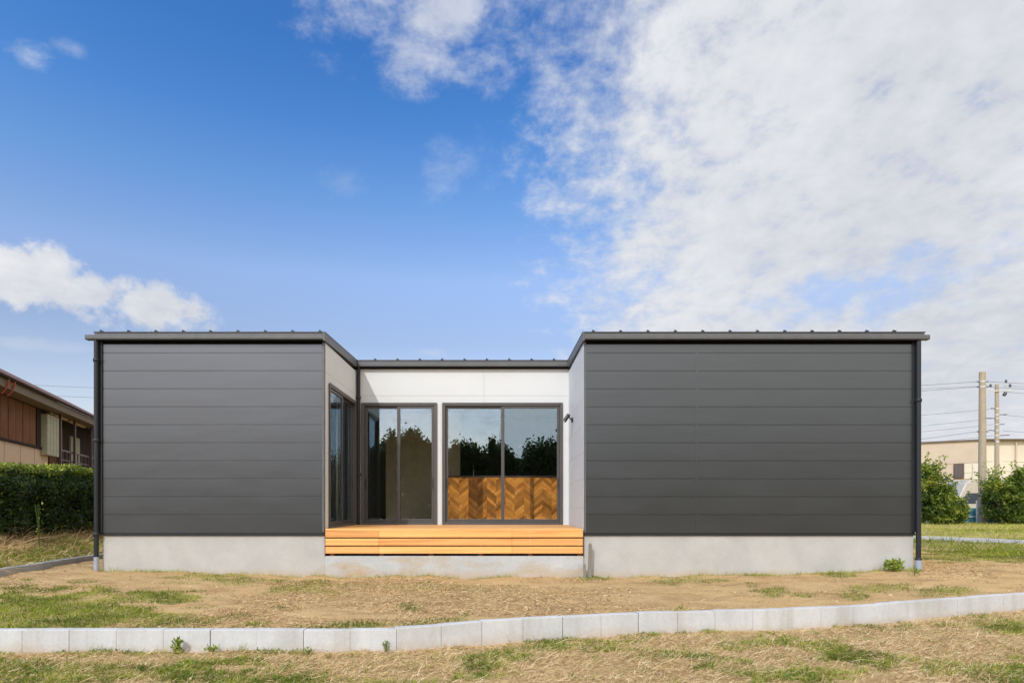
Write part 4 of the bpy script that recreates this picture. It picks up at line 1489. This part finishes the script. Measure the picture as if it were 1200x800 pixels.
# ------------------------------------------------------------------ trees behind the camera, seen in the windows
def tree_belt():
    P_all, A_all = [], []
    mb = MB()
    random.seed(21)
    specs = []
    # outline of the belt: x, height
    x = -46.0
    while x < 40:
        if not -11.5 < x < 6.5:
            specs.append((x, random.uniform(-38, -33), random.uniform(5.6, 7.6), random.uniform(1.8, 3.0)))
        x += random.uniform(2.2, 3.6)
    for px, py, w in ((440, 520, 1.3), (449, 513, 1.2), (458, 499, 1.0), (466, 507, 1.3), (481, 500, 1.2), (489, 497, 1.0), (500, 509, 1.4), (512, 515, 1.5), (524, 524, 1.2),
                      (534, 516, 1.2), (546, 514, 1.4), (556, 518, 1.2), (567, 521, 1.2), (577, 509, 0.8), (585, 516, 1.1), (594, 524, 1.0), (603, 532, 0.9), (611, 534, 0.9),
                      (622, 512, 1.5), (634, 510, 1.7), (646, 511, 1.6), (658, 514, 1.5)):
        ty = random.uniform(-35.5, -33.0)
        D = 2 * Y1 - ty
        specs.append(((px - VPX) * D / F, ty, EYE + (VPY - py) * D / F - 0.3, w))
    for (tx, ty, h, w) in specs:
        k = 5200
        nl = 8
        cs = [(random.uniform(-.6, .6) * w, random.uniform(-.5, .5) * w, h * random.uniform(0.3, 0.82), w * random.uniform(0.4, 0.7), h * random.uniform(0.12, 0.24)) for _ in range(nl)]
        cs.append((0, 0, h * 0.82, w * 0.45, h * 0.18)); cs.append((0, 0, h * 0.35, w * 0.9, h * 0.32))
        for (a, b, c, rw, rh) in cs:
            m_ = k // len(cs)
            d = RNG.normal(size=(m_, 3)); d /= np.linalg.norm(d, axis=1)[:, None]
            p = d * (RNG.random(m_) ** 0.45 * RNG.choice([1.0, 1.0, 1.0, 1.3], m_))[:, None] * np.array([rw, rw, rh]) + np.array([tx + a, ty + b, c])
            P_all.append(p); A_all.append(np.clip(RNG.normal(0.4, 0.2, m_), 0, 1))
            mb.tube([(tx, ty, h * 0.2), (tx + a * 0.5, ty + b * 0.5, c * 0.8), (tx + a, ty + b, c)], [0.09, 0.06, 0.03], 6)
        mb.tube([(tx, ty, -0.3), (tx + 0.1, ty, h * 0.4), (tx, ty, h * 0.85)], [0.2, 0.14, 0.04], 8)
    # undergrowth closing the foot of the belt
    n = 100000
    p = np.stack([RNG.uniform(-50, 44, n), RNG.uniform(-39, -34.0, n), RNG.random(n) ** 1.7 * 4.4], 1)
    P_all.append(p); A_all.append(np.clip(RNG.normal(0.3, 0.2, n), 0, 1))
    P = np.concatenate(P_all); A = np.concatenate(A_all)
    P[:, 2] = np.maximum(P[:, 2], 0.05)
    V, T, A = leaves(P, RNG.uniform(0.16, 0.34, len(P)), A, 0.2, 0.7)
    r = tag(empty('tree_belt', (0, -36, 0)), 'belt of dark trees across the field, reflected in the window panes', 'trees', kind='stuff')
    o = np_mesh('crown', V - np.array([0, -36, 0]), T, None, M['tree'], r, A)
    mb.v = [(a, b + 36, c) for a, b, c in mb.v]
    mb.build('trunk', M['bark'], r)


tree_belt()


# ------------------------------------------------------------------ neighbouring house on the left
def neighbour():
    ang = math.atan2(-1.0, 0.32) + math.pi / 2     # local x runs along the wall, away from the camera
    r = tag(empty('neighbour_house', (-18.3, 25.0, 0.0)), 'old two storey house with brown shutters and mauve roof behind the hedge', 'house')
    r.rotation_euler = (0, 0, math.atan2(1.0, -0.32))
    # local: +x along the wall (away), -y towards the viewer (outside), z up
    def b(name, mat, *boxes, bevel=0.0, parent=None):
        mb = MB()
        for q in boxes: mb.box(*q)
        return mb.build(name, mat, parent or r, bevel)
    # outer wall ground storey and wall below windows
    b('wall', M['cream'], (-6.0, 5.35, 0.0, 6.5, 0.0, 3.42))
    b('upper_wall', M['darkwood'], (-6.0, 5.35, 0.06, 6.5, 3.421, 5.6))
    b('recessed_wall', M['darkwood'], (5.351, 22.0, 0.9, 6.5, 0.0, 5.6))
    for xx in (0.35, 2.0, 3.6):
        b('wall_joint', M['fasciabrown'], (xx, xx + 0.02, -0.006, 0.003, 0.2, 3.41))
    # row of brown shutters
    b('window_sill', M['darkwood'], (-6.0, 4.3, -0.09, 0.059, 3.425, 3.52), bevel=0.01)
    b('window_head', M['darkwood'], (-6.0, 4.6, -0.07, 0.059, 5.105, 5.22), bevel=0.01)
    x = -5.2
    for i in range(6):
        xa, xb = -5.4 + i * 1.52, -5.4 + i * 1.52 + 1.44
        p = b('shutter', M['brown'], (xa, xb, -0.04, 0.058, 3.525, 5.10), bevel=0.008)
        b('shutter_seam', M['darkwood'], (xa + 0.71, xa + 0.725, -0.045, -0.0405, 3.54, 5.08), parent=p)
    b('post', M['darkwood'], (3.76, 4.25, -0.05, 0.058, 3.53, 5.10))
    # pale shutter box standing proud
    sb_ = b('shutter_box', M['greenpanel'], (4.3, 5.9, -0.28, -0.0, 3.2, 4.95), bevel=0.012)
    for k in range(1, 4):
        b('panel_seam', M['darkwood'], (4.3 + 0.4 * k, 4.312 + 0.4 * k, -0.283, -0.2805, 3.23, 4.92), parent=sb_)
    # balcony recess with glazed brown doors and maroon railing
    for xa, xb in ((6.1, 7.0), (7.1, 7.9), (8.5, 9.5), (9.6, 10.6)):
        p = b('balcony_door', M['brown'], (xa, xb, 0.82, 0.898, 2.8, 4.95), bevel=0.01)
    b('balcony_panel', M['greenpanel'], (11.9, 13.6, 0.80, 0.898, 2.9, 4.7))
    b('balcony_floor', M['redrail'], (5.36, 20.0, -0.25, 0.89, 2.5, 2.66))
    rl = b('railing', M['redrail'], (5.95, 20.0, -0.24, -0.18, 3.52, 3.60), (5.95, 20.0, -0.235, -0.19, 3.1, 3.15), (5.95, 20.0, -0.235, -0.19, 2.72, 2.77))
    xx = 6.0
    while xx < 20:
        b('baluster', M['redrail'], (xx, xx + 0.05, -0.236, -0.188, 2.771, 3.519), parent=rl)
        xx += 0.62
    for xx in (5.95, 8.2, 11.2):
        b('post', M['redrail'], (xx, xx + 0.12, -0.34, -0.245, 2.5, 5.15))
    b('lintel', M['cream'], (5.3, 7.9, -0.1, 0.05, 5.06, 5.26), (8.3, 11.0, -0.1, 0.05, 5.06, 5.23))
    # roof: overhanging low pitched plane with thick brown fascia
    pitch = math.tan(R(28))
    ov = 0.75
    z0 = 5.53
    mb = MB()
    mb.prism([(-ov, z0), (4.2, z0 + pitch * (4.2 + ov)), (9.2, z0), (9.2, z0 - 0.1), (4.2, z0 + pitch * (4.2 + ov) - 0.12), (-ov, z0 - 0.10)], 'x', -7.0, 23.0)
    roofn = mb.build('roof', M['rooftile'], r)
    rbm = MB()
    xx = -6.9
    while xx < 23:
        rbm.prism([(-ov, z0 + 0.001), (4.2, z0 + pitch * (4.2 + ov) + 0.001), (4.2, z0 + pitch * (4.2 + ov) + 0.03), (-ov, z0 + 0.03)], 'x', xx, xx + 0.05)
        xx += 0.45
    rbm.build('roof_batten', M['rooftile'], roofn)
    b('fascia', M['fasciabrown'], (-7.0, 23.0, -ov + 0.02, -ov + 0.06, z0 - 0.42, z0 - 0.105), bevel=0.005)
    b('soffit', M['fasciabrown'], (-7.0, 23.0, -ov + 0.061, 0.0, z0 - 0.40, z0 - 0.36))
    gm = MB().tube([(-7.0, -ov - 0.07, z0 - 0.08), (23.0, -ov - 0.07, z0 - 0.08)], 0.06, 10)
    gm.build('gutter', M['darkwood'], r)
    for xx in (-1.7, -1.15):
        mb = MB().tube([(xx, -ov - 0.07, z0 - 0.12), (xx, -ov - 0.05, z0 - 0.3), (xx + 0.12, -ov + 0.1, z0 - 0.5), (xx + 0.1, -ov + 0.2, z0 - 0.62)], 0.035, 8)
        mb.build('gutter_outlet', M['red'], r)
    return r


neighbour()


# ------------------------------------------------------------------ poles, cables
def pole(px, Y, ytop, dia_top, dia_bot, label, extra):
    x = X_at(px, Y)
    H = Z_at(ytop, Y)
    r = tag(empty('utility_pole', (x, Y, 0.0)), label, 'utility pole')
    MB().tube([(0, 0, -0.2), (0, 0, H * 0.5), (0, 0, H)], [dia_bot / 2, (dia_top + dia_bot) / 4, dia_top / 2], 20).build('shaft', M['pole'], r)
    extra(r, H)
    return r, x, H


def extra_near(r, H):
    for dz in (0.55, 0.85, 3.4):
        MB().tube([(0, 0, H - dz - 0.04), (0, 0, H - dz + 0.04)], 0.182, 20).build('band', M['galv'], r)
        MB().tube([(-0.32, -0.02, H - dz), (-0.15, 0, H - dz)], 0.03, 8).build('insulator', M['ins'], r)
        MB().tube([(0.15, 0, H - dz), (0.32, -0.02, H - dz)], 0.03, 8).build('insulator', M['ins'], r)


def extra_far(r, H):
    MB().box(-0.75, 1.1, -0.22, -0.14, H - 0.62, H - 0.53).build('crossarm', M['galv'], r, 0.01)
    for (a, b) in ((-0.65, 0.0), (0.62, 0.35), (0.95, 0.0)):
        MB().tube([(a, -0.18, H - 0.53), (a, -0.18, H + b - 0.25)], 0.03, 8).build('pin', M['galv'], r)
        MB().tube([(a, -0.18, H + b - 0.25), (a, -0.18, H + b - 0.12), (a, -0.18, H + b - 0.0)], [0.07, 0.10, 0.05], 10).build('insulator', M['ins'], r)
    MB().tube([(0.35, -0.3, H - 0.95), (0.5, -0.3, H - 0.75)], 0.13, 12).build('switch', M['ins'], r)
    for k, dz in enumerate((2.0, 2.5, 2.8, 3.3, 3.8, 4.2, 4.7)):
        s = 1 if k % 2 else -1
        MB().tube([(s * 0.12, -0.05, H - dz), (s * (0.55 + 0.2 * (k % 3)), -0.1, H - dz + 0.03)], 0.03, 8).build('step_bolt', M['ins'], r)
        MB().tube([(0, 0, H - dz - 0.05), (0, 0, H - dz + 0.05)], 0.175, 16).build('band', M['galv'], r)


YP1, YP2 = 39.0, 56.0
p1, xp1, h1 = pole(1151.2, YP1, 435.8, 0.33, 0.43, 'nearer and thicker bare concrete utility pole', extra_near)
p2, xp2, h2 = pole(1168.2, YP2, 450.2, 0.28, 0.38, 'farther concrete utility pole with crossarm and insulators', extra_far)


def cable(a, b, sag, label, r=0.011):
    a, b = Vector(a), Vector(b)
    pts = []
    for i in range(17):
        t = i / 16
        p = a.lerp(b, t); p.z -= sag * 4 * t * (1 - t)
        pts.append(p - a)
    o = MB().tube(pts, r, 6).build('overhead_cable', M['wire'])
    o.location = a
    tag(o, label, 'cable', 'overhead cables around the utility poles')


LB = 'thin dark overhead cable strung from the nearer concrete pole towards the house side'
for dz, sgn in ((0.55, -1), (0.85, -1), (3.4, -1)):
    cable((xp1 - 0.3, YP1, h1 - dz), (xp1 - 34, YP1 + 14, h1 - dz + {0.55: 3.0, 0.85: 2.6, 3.4: -1.0}[dz]), 0.9, LB)
LC = 'thin dark overhead cable running right from the nearer concrete pole'
for dz in (0.55, 0.85):
    cable((xp1 + 0.3, YP1, h1 - dz), (xp1 + 24, YP1 - 4, h1 - dz - 0.3), 0.5, LC)
LD = 'thin dark overhead cable strung from the farther pole across the warehouse front'
for dz, e, s in ((0.1, 2.4, 0.6), (2.0, 0.4, 0.9), (2.8, 0.2, 1.1), (3.3, -0.8, 0.8), (4.2, -2.4, 0.6), (6.3, -0.8, 0.5), (7.1, -1.2, 0.6)):
    cable((xp2 - 0.3, YP2, h2 - dz), (xp2 - 44, YP2 + 16, h2 - dz + e), s, LD, 0.013)
LE = 'thin dark overhead cable running right from the farther pole'
for dz, e in ((0.1, -0.2), (0.6, -1.4), (2.5, -1.6), (3.8, -0.6), (6.3, 0.3), (7.1, -0.6)):
    cable((xp2 + 0.5, YP2, h2 - dz), (xp2 + 30, YP2 - 6, h2 - dz + e), 0.7, LE, 0.013)
LF = 'faint overhead cable passing behind the old house roof at far left'
for py in (448.5, 460):
    cable((X_at(-60, 60), 60, Z_at(py - 4, 60)), (X_at(330, 60), 60, Z_at(py + 6, 60)), 0.4, LF, 0.014)


# ------------------------------------------------------------------ warehouse, van, fence
def warehouse():
    YC = 66.0
    xc = X_at(1152, YC)
    r = tag(empty('warehouse', (xc, YC, 0)), 'long cream warehouse with a low pitched roof behind the utility poles', 'warehouse')
    H = Z_at(516, YC)
    # left wing recedes, right face looks to the viewer
    dl = Vector((-0.80, 0.60))
    L = 34.0
    ex, ey = dl.x * L, dl.y * L
    t = 0.3
    def quad(name, mat, pts, parent=None):
        """upright slab from plan polygon with per-corner top heights"""
        n = len(pts)
        mb = MB()
        vs = [(p[0], p[1], p[2]) for p in pts] + [(p[0], p[1], p[3]) for p in pts]
        fs = [tuple(range(n))[::-1], tuple(range(n, 2 * n))] + [(i, (i + 1) % n, n + (i + 1) % n, n + i) for i in range(n)]
        mb._add(vs, fs)
        return mb.build(name, mat, parent or r)
    quad('side_wall', M['ware_a'], [(0, 0, 0, H), (ex, ey, 0, H), (ex + 6, ey + 8, 0, H), (6, 8, 0, H)])
    quad('front_wall', M['ware_b'], [(0.02, -0.01, 0, H), (34, -0.4, 0, H), (34, 12, 0, H), (6.05, 8, 0, H)])
    mb = MB()
    mb.prism([(-0.3, H), (34.5, H), (34.5, H + 0.12), (-0.3, H + 0.12)], 'y', -0.6, 9)
    mb.build('roof', M['fasciabrown'], r)
    quad('roof_edge', M['fasciabrown'], [(0.1, -0.3, H + 0.001, H + 0.14), (ex, ey - 0.3, H + 0.001, H + 0.14), (ex + 0.3, ey + 0.2, H + 0.001, H + 0.14), (0.3, 0.2, H + 0.001, H + 0.14)])
    def on_left(px0, px1, z0, z1, name, mat, proud=0.06):
        def hit(px):
            k = (px - VPX) / F
            # xc + dl.x t = k (YC + dl.y t)
            return (k * YC - xc) / (dl.x - k * dl.y)
        ta, tb = hit(px1), hit(px0)
        nx, ny = -dl.y, dl.x          # outward
        if ny > 0: nx, ny = -nx, -ny
        a = dl * ta; b_ = dl * tb
        return quad(name, mat, [(a.x + nx * proud, a.y + ny * proud, z0, z1), (b_.x + nx * proud, b_.y + ny * proud, z0, z1), (b_.x - nx * .02, b_.y - ny * .02, z0, z1), (a.x - nx * .02, a.y - ny * .02, z0, z1)])
    on_left(1117.5, 1129.5, Z_at(562, 70), Z_at(545, 70), 'window', M['brown'], 0.10)
    on_left(1118.5, 1128.5, Z_at(561, 70), Z_at(546, 70), 'pane', M['darkglass'], 0.13)
    on_left(1130.2, 1139, Z_at(562, 69), Z_at(544.5, 69), 'shutter_door', M['ware_b'], 0.08)
    on_left(1139.6, 1148, Z_at(562, 68), Z_at(544, 68), 'shutter_door', M['ware_b'], 0.08)
    q = MB()
    q.box(4.0, 5.2, -0.25, -0.19, 2.9, 4.2); q.box(7.5, 9.0, -0.3, -0.19, 2.9, 4.2)
    q.build('window', M['darkglass'], r)
    # downpipe lines on the front
    for xx in (3.0, 12.0):
        MB().tube([(xx, -0.28, 0), (xx, -0.28, H - 0.1)], 0.07, 8).build('downpipe', M['ware_a'], r)


warehouse()


def van():
    Y = 46.0
    xc = X_at(1141, Y)
    r = tag(empty('van', (xc, Y, 0), R(8)), 'pale high roofed van parked behind the teal fence', 'van')
    # side profile along local x, nose to the left
    H = Z_at(562.5, Y)
    prof = [(-2.3, 0.35), (-2.3, 0.95), (-2.05, 1.15), (-1.35, H - 0.25), (-1.0, H), (2.2, H), (2.3, H - 0.15), (2.3, 0.35)]
    MB().prism(prof, 'y', -0.85, 0.85).build('body', M['vanpaint'], r, 0.08, 3)
    MB().prism([(-1.75, 1.15), (-1.30, 1.85), (-0.35, 1.85), (-0.35, 1.15)], 'y', -0.862, -0.852).build('side_window', M['darkglass'], r)
    MB().box(-0.25, 1.0, -0.862, -0.852, 1.15, 1.85).build('side_window', M['darkglass'], r)
    MB().box(1.1, 2.15, -0.862, -0.852, 1.15, 1.85).build('side_window', M['darkglass'], r)
    for xx in (-1.45, 1.5):
        for yy in (-0.8, 0.62):
            MB().tube([(xx, yy - 0.1, 0.33), (xx, yy + 0.1, 0.33)], 0.33, 20).build('wheel', M['ins'], r)


van()


def fence():
    Y = 39.5
    x0, x1 = X_at(960, Y), X_at(1260, Y)
    r = tag(empty('sheet_fence', (x0, Y, 0)), 'low teal sheet fence with white posts behind the shrubs', 'fence')
    w = x1 - x0
    n = 110
    mb = MB()
    prev = None
    prof = [(w * i / n, 0.03 * (1 if i % 2 else -1)) for i in range(n + 1)]
    for i in range(n):
        a, b = prof[i], prof[i + 1]
        mb._add([(a[0], a[1], 0.02), (b[0], b[1], 0.02), (b[0], b[1], 0.88), (a[0], a[1], 0.88), (a[0], a[1] + 0.01, 0.02), (b[0], b[1] + 0.01, 0.02), (b[0], b[1] + 0.01, 0.88), (a[0], a[1] + 0.01, 0.88)],
                [(0, 1, 2, 3), (7, 6, 5, 4), (3, 2, 6, 7), (0, 4, 5, 1)])
    mb.build('sheet', M['teal'], r)
    MB().box(-0.1, w, -0.075, -0.045, 0.36, 0.42).build('rail', M['whitepaint'], r)
    for px in (966, 996, 1025, 1055, 1084, 1114, 1143.3, 1172, 1201, 1230):
        xx = X_at(px, Y) - x0
        MB().box(xx - 0.04, xx + 0.04, -0.16, -0.08, -0.1, 1.32).build('post', M['whitepaint'], r)
    xx = X_at(1143.3, Y) - x0
    MB().tube([(xx + 0.05, -0.12, 0.6), (xx + 0.38, -0.12, 0.98)], 0.03, 8).build('brace', M['whitepaint'], r)


fence()
